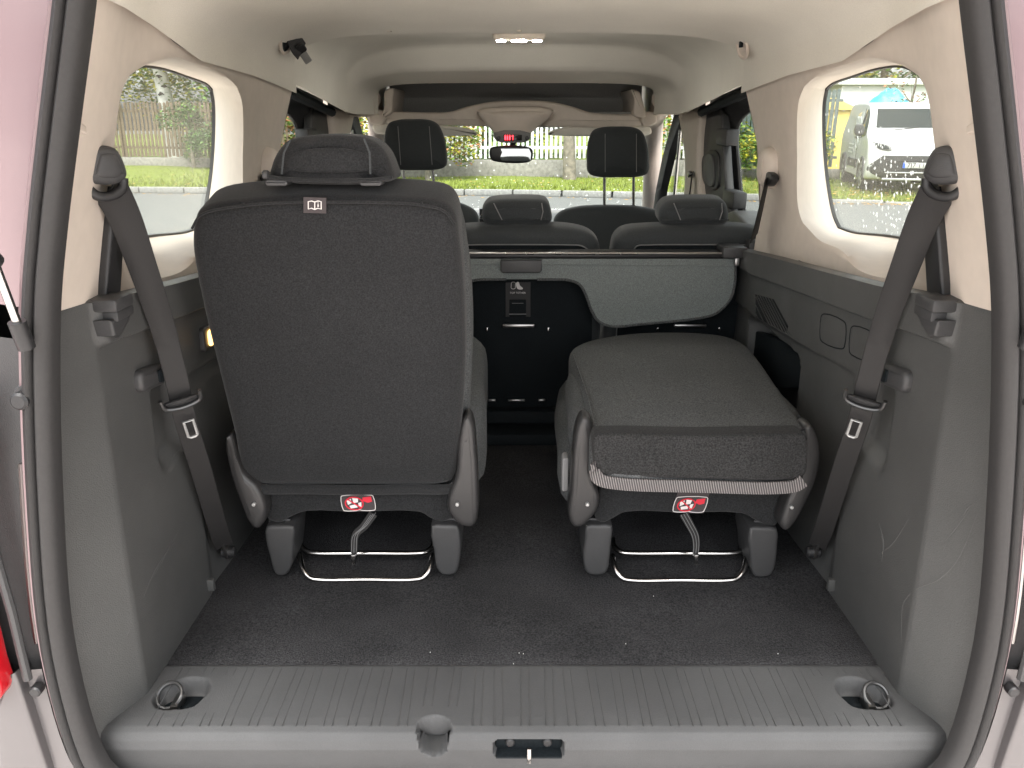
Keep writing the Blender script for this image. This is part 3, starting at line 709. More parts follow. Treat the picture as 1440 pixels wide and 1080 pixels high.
gq = [at(*q, Y=3.419) for q in ((704, 209), (744, 209), (747, 216), (746, 226), (740, 227), (706, 226.5), (703, 222), (706, 214))]
for p in gq: p.y += (1.5 - p.z) * .0 
mk('mirror_glass', slab(gq, (0.05, 1, -.10), .002, .0005, seg=1), 'mirror_silver', mr, smooth=False)
mk('stem', tube([at(722, 200, Y=3.50), at(720, 208, Y=3.45)], .012, 10), 'black_plastic', mr)
for lab, q in (('beige sun visor folded up on the left of the windscreen', ((524, 176), (545, 175), (640, 178), (665, 183), (671, 189), (650, 191), (540, 189), (526, 186))), ('beige sun visor folded up on the right of the windscreen', ((770, 189), (778, 183), (800, 179), (880, 178), (914, 179), (916, 188), (880, 191), (790, 191)))):
    v = vis('sun_visor', q, 3.56, .025, 'beige_cloth', None, r=.008); tag(v, lab, 'sun visor', 'sun visors')

# windscreen with frame, dashboard
ws = thing('windscreen', (0, 4.2, 1.0), 'large rain-spotted windscreen at the front of the van', 'windscreen')
W4 = [Vec((-.62, 3.96, 1.50)), Vec((.62, 3.96, 1.50)), Vec((.74, 4.66, 1.02)), Vec((-.74, 4.66, 1.02))]
wsn = (W4[1] - W4[0]).cross(W4[2] - W4[1]).normalized(); wsn = wsn if wsn.y > 0 else -wsn
pane = mk('pane', slab(W4, wsn, .006, .001, seg=1), 'windscreen_glass', ws, smooth=False)
def wd():
    u, v = random.random(), random.random(); a = W4[0].lerp(W4[1], u); b_ = W4[3].lerp(W4[2], u)
    return a.lerp(b_, v) + wsn * .0065, Vec((1, 0, 0)), (b_ - a).normalized(), wsn
tag(mk('water_drops', drops(300, wd, .002, .0045), 'water', pane), kind='stuff')
for sd in (1, -1):
    mk('header_corner', bx(sd * .575, sd * .82, 3.44, 4.00, 1.52, 1.78, .01), 'beige_plastic', ws)
    mk('windscreen_pillar', tube([(sd * .60, 3.55, 1.58), (sd * .63, 3.92, 1.50), (sd * .69, 4.25, 1.27), (sd * .755, 4.66, 1.0), (sd * .77, 4.7, .6)], .045, 12), 'beige_plastic', ws)
mk('windscreen_header', bx(-.64, .64, 3.90, 4.02, 1.485, 1.512, .008), 'beige_plastic', ws)
db = thing('dashboard', (0, 4.2, .6), 'dark dashboard below the windscreen', 'dashboard')
mk('cowl', slab(cr([(-.76, 4.10, .97), (-.3, 4.06, .985), (0, 4.05, .985), (.3, 4.06, .985), (.76, 4.10, .97), (.76, 4.64, 1.0), (0, 4.70, 1.0), (-.76, 4.64, 1.0)], 4), (0, 0, -1), .12, .03), 'dark_plastic', db)
mk('lower_panel', bx(-.74, .74, 4.15, 4.6, .50, .88, .02), 'dark_plastic', db)
mk('bonnet', grid(10, 10, lambda u, v: (lerp(-.78, .78, u), lerp(4.65, 5.35, v), 1.0 - .03 * (2 * u - 1) ** 2 - .16 * v * v)), 'silver_body', body)
mk('front_wall', bx(-.80, .80, 4.62, 4.70, .3, 1.0, .01), 'black_plastic', body)
tb = thing('touch_screen', (-.05, 4.05, .98), 'small black screen top beside the middle headrest', 'screen')
vis('screen_case', ((674, 294), (684, 293), (690, 293), (690, 330), (674, 330)), 3.98, .03, 'black_plastic', tb, r=.004, k=0)
p = at(678, 305, Y=3.975); mk('dial', cyl((p.x, 3.965, p.z), (p.x, 3.98, p.z), .012, 16, .002), 'chrome', tb)

# ------------------------------------------------------------------ side doors and pillars ahead of the rear wall
for sd in (1, -1):
    side = 'right' if sd > 0 else 'left'
    mx = (lambda vf: vf) if sd > 0 else mirror
    dr = thing('sliding_door', (sd * .74, 2.6, .45), 'dark inner face of the %s sliding door with window' % side, 'door', 'sliding doors')
    def P(name, vf, m_, par=None, **k): return mk(name, mx(vf), m_, par or dr, **k)
    XD = .705
    oc_ = (2.50, 1.40)
    outer = [(2.16, .55), (3.22, .55), (3.22, 1.0), (3.22, 1.72), (2.9, 1.72), (2.16, 1.72)]
    def dz(px, py): p = at(px, py, X=.74); return (p.y, p.z)
    win = cr2([(2.20, 1.56), (2.55, 1.555), dz(1038, 172), dz(1034, 190), dz(1038, 240), dz(1042, 285), dz(1053, 312), (2.40, 1.17), (2.20, 1.17), (2.14, 1.35)], 4)
    NN = 96
    oo, ww = star(outer, oc_, NN), star(win, oc_, NN)
    mid = mix2(ww, oo, .18)
    P('door_frame', loft([[(.72, y, z) for y, z in oo], [(.70, y, z) for y, z in mix2(ww, oo, .35)], [(.705, y, z) for y, z in mid], [(.725, y, z) for y, z in mix2(ww, oo, .12)], [(.735, y, z) for y, z in mix2(ww, oo, .05)], [(.745, y, z) for y, z in ww]]), 'dark_plastic', ang=40)
    gp = P('door_window', slab([(.748, y, z) for y, z in ww], (1, 0, 0), .004, .0005, seg=1), 'window_glass')
    P('window_rubber', tube([(.744, y, z) for y, z in ww], .007, 6, True), 'rubber', gp)
    P('outer_skin', grid(2, 12, lambda u, v: (lerp(.90, .84, v ** 2), lerp(2.18, 3.12, u), lerp(.3, 1.18, v))), 'silver_body')
    # front panel of the door with its moulded pull recess
    q = [at(*s, X=.69) for s in ((988, 163), (1012, 152), (1016, 200), (1020, 260), (1026, 312), (1000, 318), (990, 290), (984, 250), (985, 210))]
    P('front_panel', slab(cr(q, 4), (1, 0, 0), .03, .008), 'dark_plastic')
    q = [at(*s, X=.683) for s in ((988, 219), (1008, 215), (1010, 240), (1009, 262), (993, 264), (987, 250), (986, 232))]
    pr_ = P('pull_surround', slab(cr(q, 4), (1, 0, 0), .02, .006), 'black_plastic')
    q = [at(*s, X=.676) for s in ((990, 222), (1001, 220), (1002, 260), (994, 260), (989, 245))]
    P('pull_grip', slab(cr(q, 4), (1, 0, 0), .015, .005, puff=.004), 'grey_trim', pr_)
    for s in ((1026, 192), (1036, 279)):
        c = at(*s, X=.705); P('latch_block', bx(.675, .72, c.y - .07, c.y + .07, c.z - .028, c.z + .025, .008), 'dark_plastic')
    P('top_rail', tube([(.640, 2.20, 1.60), (.655, 2.6, 1.565), (.665, 3.10, 1.525)], .016, 8), 'panel_black')
    P('lower_ledge', slab([at(*s, X=.66) for s in ((1020, 300), (1030, 296), (1056, 322), (1058, 330), (1022, 330))], (1, 0, 0), .08, .008), 'grey_trim')
    # B pillar, front door
    bp_ = thing('door_pillar', (sd * .69, 3.2, .5), 'beige pillar behind the %s front door' % side, 'pillar', 'door pillars')
    q = [at(*s, X=.665) for s in ((953, 162), (967, 155), (984, 158), (981, 190), (980, 240), (984, 300), (960, 300), (962, 240), (959, 200))]
    mk('pillar_trim', mx(slab(cr(q, 4), (1, 0, 0), .09, .02)), 'beige_plastic', bp_)
    mk('pillar_foot', mx(bx(.67, .78, 3.12, 3.3, .5, 1.2, .02)), 'beige_plastic', bp_)
    fd = thing('front_door', (sd * .76, 3.6, .5), 'dark framed %s front door with quarter window' % side, 'door', 'front doors')
    outer = [(3.20, .55), (4.25, .55), (4.30, .95), (4.05, 1.32), (3.70, 1.62), (3.45, 1.66), (3.20, 1.66)]
    win = [(3.26, 1.10), (4.05, 1.08), (4.02, 1.18), (3.85, 1.36), (3.62, 1.50), (3.42, 1.52), (3.26, 1.52)]
    oo, ww = star(outer, (3.6, 1.25), 72), star(win, (3.6, 1.25), 72)
    mk('door_frame', mx(loft([[(.70, y, z) for y, z in oo], [(.685, y, z) for y, z in mix2(ww, oo, .5)], [(.70, y, z) for y, z in mix2(ww, oo, .15)], [(.73, y, z) for y, z in ww]])), 'black_plastic', fd)
    g2 = mk('door_window', mx(slab([(.735, y, z) for y, z in ww], (1, 0, 0), .004, .0005, seg=1)), 'window_glass', fd)
    mk('window_bar', mx(tube([(.72, 3.80, 1.12), (.715, 3.72, 1.46)], .008, 8)), 'steel', fd)
    mk('outer_skin', mx(grid(2, 12, lambda u, v: (lerp(.90, .83, v ** 2), lerp(3.12, 4.5, u), lerp(.3, 1.10, v)))), 'silver_body', fd)
    # cantrail closing the gap between headliner and door tops
    mk('cantrail', mx(grid(30, 3, lambda u, v: (lerp(interp(lerp(2.15, 3.6, u), [(a[0], a[1]) for a in HST]) - .004, .80, v), lerp(2.15, 3.6, u), lerp(interp(lerp(2.15, 3.6, u), [(a[0], a[2]) for a in HST]) - .001, 1.66, v)))), 'beige_cloth', body)

# ------------------------------------------------------------------ dome lamp, ceiling belt, ceiling slot
dl = thing('dome_lamp', at(730, 58, Y=2.62), 'small beige dome lamp with three lenses on the ceiling', 'lamp')
p = at(730, 50, Y=2.62)
mk('lamp_base', slab(place(rr(.155, .06, .02), (p.x, 2.60, 1.722), (1, 0, 0), (0, 1, .12)), (0, 0, 1), .045, .008), 'beige_plastic', dl)
for dx, w_ in ((-.052, .034), (0, .052), (.052, .034)):
    mk('lens', slab(place(rr(w_ - .006, .030, .009), (p.x + dx, 2.588, 1.7165), (1, 0, 0), (0, 1, .10)), (0, 0, 1), .010, .003), 'lamp_lens', dl)
def headliner_pt(Y, a_deg):
    for s0, s1 in zip(HST, HST[1:]):
        if s0[0] <= Y <= s1[0]:
            t = (Y - s0[0]) / (s1[0] - s0[0]); W, zw, zc, n = (lerp(s0[i], s1[i], t) for i in range(1, 5)); break
    a = R(a_deg); c_, s_ = math.cos(a), math.sin(a)
    return Vec((W * math.copysign(abs(c_) ** (2 / n), c_), Y, zw + (zc - zw) * abs(s_) ** (2 / n)))
cb = thing('ceiling_belt', at(415, 60, X=-.53), 'black seat belt tongue hanging from the ceiling slot on the left', 'seat belt')
NB = Vec((-.93, .05, .36)).normalized()
bz = cr([on(*q, (-.522, 2.0, 1.67), NB) for q in ((399, 22), (405, 16), (411, 22), (412, 45), (407, 68), (400, 75), (395, 68), (395, 45))], 4)
mk('slot_bezel', tube(bz, .004, 8, True), 'beige_plastic', cb)
mk('slot_opening', slab(bz, NB, .004, .001, seg=1), 'panel_black', cb)
p1, p2, p3 = at(405, 30, X=-.528), at(410, 52, X=-.515), at(424, 72, X=-.505)
mk('webbing', ribbon(cr([p1, p2, p3], 5, False), Vec((.35, .8, .2)), .045, .003), 'belt_web', cb)
mk('webbing_fold', ribbon(cr([at(398, 62, X=-.53), at(408, 48, X=-.517), at(413, 35, X=-.52)], 5, False), Vec((.3, .9, .1)), .03, .003), 'belt_web', cb)
td = (at(437, 94, X=-.498) - at(421, 70, X=-.506)).normalized()
a = at(421, 70, X=-.506); wdv = td.cross(ray(430, 80)).normalized()
tg = mk('tongue_grip', slab(place(rr(.036, .032, .008), a, td, wdv), ray(430, 80), .010, .003), 'black_plastic', cb)
mk('tongue_blade', slab(place(rr(.042, .018, .004), a + td * .036 + Vec((.004, -.006, 0)), td, wdv), ray(430, 80), .003, .0008), 'blade_metal', tg)
cs = thing('ceiling_slot', at(1041, 55, X=.53), 'beige oval belt slot bezel on the right of the ceiling', 'bezel')
NBr = flipx(NB)
bz = cr([on(*q, (.522, 2.0, 1.67), NBr) for q in ((1036, 23), (1041, 27), (1048, 50), (1051, 75), (1046, 82), (1040, 76), (1036, 55), (1033, 32))], 4)
mk('slot_bezel', tube(bz, .004, 8, True), 'beige_plastic', cs)
mk('slot_plate', slab(bz, NBr, .004, .001, seg=1), 'beige_plastic', cs)
c = on(1043, 55, (.521, 2.0, 1.67), NBr); mk('slit', bx(c.x - .004, c.x + .003, c.y - .007, c.y + .007, c.z - .018, c.z + .018, .001), 'panel_black', cs)

# ------------------------------------------------------------------ front and second-row seats
def front_seat(lab):
    t = thing('front_seat', (.45, 3.45, .56), lab, 'seat', 'front seats')
    vis('backrest', ((783, 330), (780, 312), (790, 300), (815, 293), (840, 291), (880, 291), (905, 293), (935, 300), (952, 312), (955, 340), (955, 480), (940, 520), (870, 525), (800, 520), (783, 480)), 3.36, .13, 'front_fabric', t, r=.04, puff=.02)
    h = vis('headrest', ((829, 244), (827, 225), (829, 200), (836, 184), (850, 179), (870, 178), (892, 179), (904, 185), (911, 200), (914, 225), (912, 244), (900, 249), (870, 250), (840, 249)), 3.38, .10, 'front_fabric', t, r=.03, puff=.012)
    for px in (851, 895):
        mk('seam', tube([at(px, y, Y=3.3665) for y in (188, 200, 220, 242)], .0016, 5), 'stitch_grey', h)
    for px in (850, 891):
        mk('post', tube([at(px, 245, Y=3.42), at(px, 296, Y=3.42)], .006, 10), 'chrome', t)
        p = at(px, 292, Y=3.40); mk('post_sleeve', cyl((p.x, 3.42, p.z - .01), (p.x, 3.42, p.z + .008), .012, 14, .003), 'black_plastic', t)
    mk('cushion', slab(cr([(.22, 3.45, .80), (.22, 3.95, .84), (.45, 4.02, .85), (.68, 3.95, .84), (.68, 3.45, .80)], 4), (0, 0, -1), .22, .05, puff=.02), 'front_fabric', t)
    return t
fs = front_seat('black front seat on the right with raised headrest')
f2 = copy_tree(fs, off=(-.815, 0, .028)); f2['label'] = 'black front seat on the left with raised headrest'

def row2(cx, lab):
    t = thing('second_row_seat', (cx, 2.3, .56), lab, 'seat', 'second row seats')
    N = Vec((0, 1, .12)).normalized(); p0 = (0, 2.20, 1.0)
    dx = cx - .01
    def o(q): return on(q[0], q[1], p0, N) + Vec((dx, 0, 0))
    bk = mk('backrest', slab(cr([o(q) for q in ((612, 356), (615, 338), (626, 327), (660, 322), (730, 321), (800, 322), (830, 330), (842, 342), (845, 356), (845, 480), (843, 585), (730, 592), (614, 585), (612, 480))], 4), N, .10, .03, puff=0), 'front_fabric', t, ang=50)
    pn = [o(q) - N * .006 for q in ((640, 352), (645, 345), (660, 343.5), (730, 343), (800, 343.5), (818, 345), (828, 352), (832, 365), (832, 480), (830, 582), (730, 585), (628, 582), (628, 480), (630, 365))]
    pn = [p + (Vec((0, 0, 0))) for p in pn]
    mk('back_panel', slab(cr(pn, 4), N, .012, .004), 'panel_black', t)
    ec = cr(pn, 4); mk('panel_edge', tube([p - N * .001 for p in ec[-8:] + ec[:29]], .0018, 6), 'stitch_grey', t)
    h = mk('headrest', slab(cr([o(q) + N * .03 for q in ((678, 316), (677, 302), (684, 291), (694, 287), (730, 285), (766, 287), (772, 292), (776, 302), (777, 316), (770, 322), (730, 323), (684, 322))], 4), N, .10, .025, puff=.012), 'front_fabric', t)
    for q in (((694, 288), (700, 300), (706, 312)), ((762, 288), (764, 300), (761, 312))):
        mk('seam', tube([o(s) + N * .0195 for s in q], .0015, 5), 'stitch_grey', h)
    mk('seam', tube([o(s) + N * .022 for s in ((680, 312), (706, 311.5), (730, 311), (761, 311.5), (775, 312))], .0015, 5), 'front_fabric', h)
    for x in (702, 752): mk('post_guide', bx(o((x, 322)).x - .014, o((x, 322)).x + .014, o((x, 322)).y + .03, o((x, 322)).y + .06, o((x, 322)).z - .006, o((x, 322)).z + .006, .003), 'chrome', t)
    # anchor bar, label and slots on the panel
    c = o((729, 456)); mk('tether_bar', bx(c.x - .044, c.x + .044, c.y - .022, c.y - .008, c.z - .005, c.z + .005, .003), 'steel', t)
    for x in (685, 771):
        c = o((x, 462)); mk('panel_clip', bx(c.x - .003, c.x + .003, c.y - .014, c.y - .004, c.z - .006, c.z + .006, .001), 'chrome', t)
    lb = mk('tether_label', slab([o(q) - N * .0075 for q in ((711, 396), (746, 396), (746, 444), (711, 444))], N, .002, .0004, seg=1), 'black_plastic', t)
    nb = N * .0085
    c = o((728, 409)) - nb; U = Vec((1, 0, 0)); Wd = Vec((0, -.12, 1)).normalized()
    ico = [text_vf('TOP TETHER', c + Wd * -.003, U, Wd, .0075)]
    c2 = o((727, 402)) - nb - N * .0006
    ico.append(tube([c2 + U * (-.010 + .006 * math.cos(R(a))) + Wd * (.004 * math.sin(R(a)) - .002 + (.012 if a < 180 else 0)) for a in range(0, 360, 30)], .0007, 5, True))
    ico.append(slab(cr([c2 + U * a + Wd * b_ for a, b_ in ((-.002, .012), (.004, .014), (.008, .004), (.016, -.004), (.014, -.007), (.002, -.006), (-.002, .002))], 3), N, .0006, .0002, seg=1))
    mk('label_print', join(*ico), 'print_white', lb, smooth=False)
    mk('strap_slot', slab(place(rr(.046, .05, .003), o((728, 432)) - N * .0095, U, Wd), N, .003, .001, seg=1), 'panel_black', t)
    mk('slot_rim', tube([o((716, 440)) - N * .010, o((740, 440)) - N * .010], .0012, 6), 'stitch_grey', t)
    mk('slot_rim', tube([o((720, 424.5)) - N * .0115, o((736, 424.5)) - N * .0115], .0008, 6), 'stitch_grey', t)
    for x0, x1 in ((687, 697), (714, 738), (757, 767)):
        a, b_ = o((x0, 560)) - N * .014, o((x1, 560)) - N * .014; mk('foot_slot', bx(a.x, b_.x, a.y - .004, a.y + .006, a.z - .003, a.z + .003, .001), 'steel', t)
    a, b_ = o((655, 587)) - N * .02, o((800, 587)) - N * .02
    mk('foot_rail', tube([a, b_], .0045, 8), 'steel', t)
    mk('cushion', bx(cx - .22, cx + .22, 2.33, 2.78, .70, .90, .04, 3), 'front_fabric', t)
    return t
row2(.010, 'black middle second row seat, its tether label showing on the back')
row2(.482, 'black right second row seat behind the grey cover flap')
row2(-.462, 'black left second row seat hidden behind the upright rear seat')

# ------------------------------------------------------------------ load cover
lc = thing('load_cover', (0, 2.1, 1.0), 'grey roller load cover with hanging cloth flap and plastic handle', 'load cover')
YB = 2.115
cs_ = at(1048, 356, Y=YB)
mk('roller_case', slab(place(rr(.05, .022, .010), (-.575, YB + .02, cs_.z - .006), (0, 1, 0), (0, 0, 1)), (1, 0, 0), 1.15, .002), 'black_plastic', lc)
a, b_ = at(1016, 354, Y=YB - .02), at(1050, 354, Y=YB - .02)
for s in (1, -1): mk('end_piece', bx(s * a.x, s * b_.x, YB - .03, YB + .05, a.z - .016, a.z + .012, .004), 'dark_plastic', lc)
mk('bar_edge', tube([Vec((-.55, YB - .012, cs_.z + .001)), Vec((.55, YB - .012, cs_.z + .001))], .0035, 8), 'steel', lc)
fo = [(728, 393), (780, 393), (800, 394), (815, 400), (824, 415), (832, 437), (842, 452), (862, 459), (900, 456), (985, 447), (1008, 440), (1026, 422), (1033, 400), (1034, 364)]
fp = [at(*q, Y=YB - .01) for q in fo]
full = fp + [flipx(p) + Vec((.017, 0, 0)) for p in reversed(fp)]
right = cr(fp, 4, False); left = [flipx(p) + Vec((.017, 0, 0)) for p in reversed(right)]
flp = right + left
mk('cloth_flap', slab(flp, (0, 1, 0), .004, .0015, seg=2), 'mesh_grey', lc, smooth=False)
mk('flap_binding', tube([p + Vec((0, -.001, 0)) for p in right[2:]] , .0035, 8), 'seat_weave', lc)
mk('flap_binding', tube([p + Vec((0, -.001, 0)) for p in left[:-2]] , .0035, 8), 'seat_weave', lc)
mk('flap_crease', tube([at(640, 371, Y=YB - .0125), at(1030, 375, Y=YB - .0125)], .0012, 6), 'mesh_grey', lc)
vis('cover_handle', ((704, 366), (762, 366), (762, 381), (759, 384), (707, 384), (704, 381)), YB - .025, .018, 'dark_plastic', lc, r=.003, k=0)
c = at(1037, 370, Y=YB - .03); 
for s in (1, -1): mk('hook', bx(s * c.x - .006, s * c.x + .006, YB - .03, YB - .012, c.z - .008, c.z + .012, .002), 'steel', lc)

# ------------------------------------------------------------------ third-row seats
def ban_tag(par, pts, N, off):
    """dark cloth tag with the white-framed no-standing pictogram; pts = top-left, top-right, bottom-right, bottom-left of the print"""
    N = Vec(N).normalized()
    tl, tr, br, bl = [p - N * off for p in pts]
    top = [tl + (tl - bl) * .35, tr + (tr - br) * .35]
    tg_ = mk('warning_tag', slab([top[0], top[1], br + (br - tr) * .05, bl + (bl - tl) * .05], N, .0015, .0003, seg=1), 'tag_dark', par, smooth=False)
    def g(u, v, k=.0006): return tl.lerp(tr, u).lerp(bl.lerp(br, u), v) - N * k
    mk('print_frame', tube(cr([g(.06, .02), g(.94, .02), g(.99, .1), g(.99, .9), g(.94, .98), g(.6, .98), g(.5, .93), g(.4, .98), g(.06, .98), g(.01, .9), g(.01, .1)], 3), .0008, 5, True), 'print_white', tg_)
    wv_ = [flat([g(u, v) for u, v in q], N, .0004) for q in (((.16, .35), (.30, .22), (.30, .5), (.18, .62)), ((.34, .18), (.52, .22), (.50, .45), (.36, .5)), ((.22, .66), (.44, .58), (.46, .78), (.25, .84)), ((.5, .5), (.6, .45), (.58, .78), (.5, .78)))]
    mk('print_white_shapes', join(*wv_), 'print_white', tg_, smooth=False)
    ring_ = [g(.38 + .27 * math.cos(R(a)), .52 + .40 * math.sin(R(a)), .001) for a in range(0, 360, 15)]
    rd_ = [tube(ring_, .0013, 6, True), tube([g(.20, .24, .0014), g(.57, .80, .0014)], .0012, 6), flat([g(u, v) for u, v in ((.66, .16), (.92, .10), (.93, .42), (.80, .50), (.64, .38))], N, .0005)]
    mk('print_red_shapes', join(*rd_), 'print_red', tg_, smooth=False)
def rear_common(t, legs, skirtp, hinges, tagp, rails, strapq, dark, rivets):
    YS = 1.415
    for q in legs:
        vis('leg', q, 1.405, .10, 'dark_plastic', t, r=.006, puff=.001, k=2)
        c = at(sum(p[0] for p in q) / len(q), min(p[1] for p in q) - 4, Y=1.43)
        mk('leg_latch', join(bx(c.x - .022, c.x + .022, 1.425, 1.49, c.z - .012, c.z + .012, .003), cyl((c.x - .008, 1.424, c.z), (c.x - .008, 1.416, c.z), .005, 10), cyl((c.x + .010, 1.424, c.z + .003), (c.x + .010, 1.416, c.z + .003), .005, 10)), 'black_plastic', t)
    vis('skirt', skirtp, YS, .02, dark, t, r=.006, k=3)
    for q in hinges:
        h = vis('hinge_cover', q, 1.372, .05, 'hinge_plastic', t, r=.010, puff=.002, k=3)
    for q in rivets:
        c = at(*q, Y=1.368); mk('rivet', cyl((c.x, 1.372, c.z), (c.x, 1.364, c.z), .0035, 12, .001), 'blade_metal', t)
    ban_tag(t, [at(*q, Y=YS) for q in tagp], (0, 1, 0), .002)
    for (x0, x1, yy, zz, Y0) in rails:
        up = 26 if yy > 800 else 12
        pts = [at(x0 - 6, yy - up - 8, Y=Y0 + .06), at(x0 - 5, yy - up, Y=Y0 + .03), at(x0 - 1, yy - up * .5, Y=Y0 + .012), at(x0 + 7, yy - up * .12, Y=Y0 + .003), at(x0 + 20, yy, Y=Y0), at((x0 + x1) / 2, yy, Y=Y0), at(x1 - 20, yy, Y=Y0), at(x1 - 7, yy - up * .12, Y=Y0 + .003), at(x1 + 1, yy - up * .5, Y=Y0 + .012), at(x1 + 5, yy - up, Y=Y0 + .03), at(x1 + 6, yy - up - 8, Y=Y0 + .06)]
        mk('rail', tube(cr(pts, 5, False), .0056, 12), 'chrome', t)
    cxs = sum(p[0] for q in legs for p in q) / sum(len(q) for q in legs); c0 = at(cxs, 760, Y=1.5).x
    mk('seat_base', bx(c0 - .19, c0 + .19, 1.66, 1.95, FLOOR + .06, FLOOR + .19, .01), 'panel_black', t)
    pts = [at(*q, Y=1.425) for q in strapq]
    s = mk('release_strap', ribbon(cr(pts, 5, False), Vec((.9, 0, .45)), lambda u: .018 - .006 * u, .0025), 'belt_web', t)
    for k in (-.005, 0, .005):
        mk('strap_rib', tube([p + Vec((k, -.002, k * .5)) for p in cr(pts, 5, False)], .0006, 5), 'stitch_grey', s)
    c = pts[-1]; mk('strap_clip', bx(c.x - .004, c.x + .004, c.y - .012, c.y + .004, c.z - .016, c.z + .004, .001), 'chrome', t)

sl_ = thing('rear_seat', (-.315, 1.45, FLOOR), 'upright dark grey folding rear seat with headrest, seen from behind', 'seat', 'third row seats')
T0 = Vec((0, 1.395, .85)); T1 = Vec((0, 1.245, 1.40)); tn = (T1 - T0).normalized(); NS = Vec((0, tn.z, -tn.y))   # normal pointing forwards
def o3(q): return on(q[0], q[1], T0, NS)
bo = ((267, 350), (268, 322), (274, 303), (290, 293), (345, 285), (400, 281), (460, 280), (540, 281), (590, 284), (625, 291), (639, 305), (646, 345), (653, 430), (654, 520), (648, 610), (641, 672), (630, 684), (490, 687), (355, 684), (340, 674), (328, 620), (308, 540), (288, 460), (272, 385))
bk = mk('backrest', slab(cr([o3(q) for q in bo], 4), NS, .115, .022, puff=.008), 'seat_fabric', sl_, ang=60)
mk('side_bolster', slab(cr([o3(q) + NS * .05 + Vec((.006, 0, 0)) for q in ((296, 325), (345, 308), (460, 304), (590, 308), (632, 325), (648, 385), (656, 470), (655, 560), (645, 640), (600, 672), (360, 672), (320, 580), (290, 430))], 4), NS, .10, .03, puffb=.015), 'seat_weave', sl_)
sm = [(271, 320), (284, 301), (345, 288), (400, 284), (460, 283), (540, 284), (590, 287), (625, 296), (640, 315)]
mk('seam', tube([p - NS * .0035 for p in cr([o3(q) for q in sm], 5, False)], .0022, 6), 'seat_fabric', bk)
for q in (((345, 287), (340, 284)), ((590, 287), (594, 284))): mk('seam', tube([o3(p) - NS * .002 for p in q], .0016, 6), 'seat_fabric', bk)
mk('bottom_roll', tube(cr([at(*q, Y=1.392) for q in ((344, 680), (352, 686), (430, 688), (500, 689), (580, 688), (634, 687), (642, 682))], 5, False), .0095, 10), 'seat_fabric', sl_)
hr = mk('headrest', slab(cr([at(*q, Y=1.262) for q in ((376, 250), (378, 232), (387, 212), (402, 197), (430, 191), (465, 189), (505, 192), (525, 199), (540, 214), (549, 234), (553, 252), (530, 259), (465, 261), (400, 258))], 5), (0, 1, 0), .105, .022, puff=.010), 'seat_fabric', sl_)
mk('piping', tube(cr([at(*q, Y=1.248) for q in ((378, 248), (395, 251), (465, 254), (535, 252), (552, 250))], 5, False), .003, 8), 'seat_fabric', hr)
for q in (((408, 197), (399, 215), (396, 245)), ((512, 195), (520, 215), (521, 245))): mk('seam', tube([at(*p, Y=1.2495) for p in q], .0016, 6), 'front_fabric', hr)
for px in (388, 521):
    c = at(px, 257, Y=1.25); mk('headrest_guide', slab(place(rr(.034, .010, .005), c, (1, 0, 0), (0, 0, 1)), (0, 1, 0), .04, .003), 'dark_plastic', sl_)
c = at(375, 246, Y=1.255); mk('headrest_button', cyl((c.x - .006, c.y, c.z), (c.x + .004, c.y, c.z), .007, 14, .002), 'dark_plastic', sl_)
tq = [o3(q) - NS * .007 for q in ((428, 275), (460, 276), (460, 298), (428, 297))]
bt = mk('booklet_tag', slab(tq, NS, .002, .0004, seg=1), 'tag_dark', sl_, smooth=False)
def gq_(u, v): return o3((lerp(435, 453, u), lerp(280, 292, v))) - NS * .0076
mk('book_symbol', join(tube([gq_(*p) for p in ((0, .08), (.25, 0), (.5, .12), (.75, 0), (1, .08), (1, .95), (.75, .85), (.5, 1), (.25, .85), (0, .95))], .0009, 5, True), tube([gq_(.5, .12), gq_(.5, 1)], .0008, 5), tube([gq_(.76, .4), gq_(.76, .68)], .001, 5), tube([gq_(.76, .2), gq_(.76, .26)], .001, 5)), 'print_white', bt)
mk('cushion', slab(cr([(-.535, 1.44, .98), (-.54, 1.7, 1.0), (-.53, 1.97, 1.0), (-.40, 2.03, .99), (-.20, 2.03, .99), (-.095, 1.97, 1.0), (-.078, 1.7, 1.0), (-.085, 1.46, .98), (-.2, 1.44, .98), (-.3, 1.44, .98), (-.42, 1.44, .98)], 4), (0, 0, -1), .19, .05, puff=.015), 'seat_weave', sl_)
rear_common(sl_, [((374, 741), (393, 740), (413, 741), (413, 758), (411, 785), (408, 800), (402, 809), (390, 810), (384, 803), (378, 780), (373, 760)), ((606, 740), (626, 739), (643, 740), (647, 755), (648, 775), (645, 797), (640, 808), (622, 809), (614, 800), (610, 775))],
    ((352, 686), (420, 684), (500, 688), (580, 685), (636, 690), (648, 706), (640, 726), (622, 735), (606, 730), (590, 721), (500, 721), (430, 720), (408, 728), (392, 736), (376, 730), (368, 712)),
    [((316, 618), (324, 612), (331, 640), (341, 666), (360, 684), (369, 700), (374, 722), (364, 744), (354, 743), (334, 700), (320, 655)), ((641, 670), (644, 625), (650, 592), (657, 585), (664, 592), (669, 630), (672, 680), (671, 732), (664, 742), (652, 742), (640, 734), (630, 720), (630, 700))],
    [(479, 696), (525, 695), (529, 717), (483, 718)], [(428, 604, 778, 0, 1.47), (428, 602, 815, 0, 1.405)], ((525, 722), (512, 740), (500, 752), (498, 770), (498, 779)), 'seat_fabric', ((357, 709), (643, 709)))

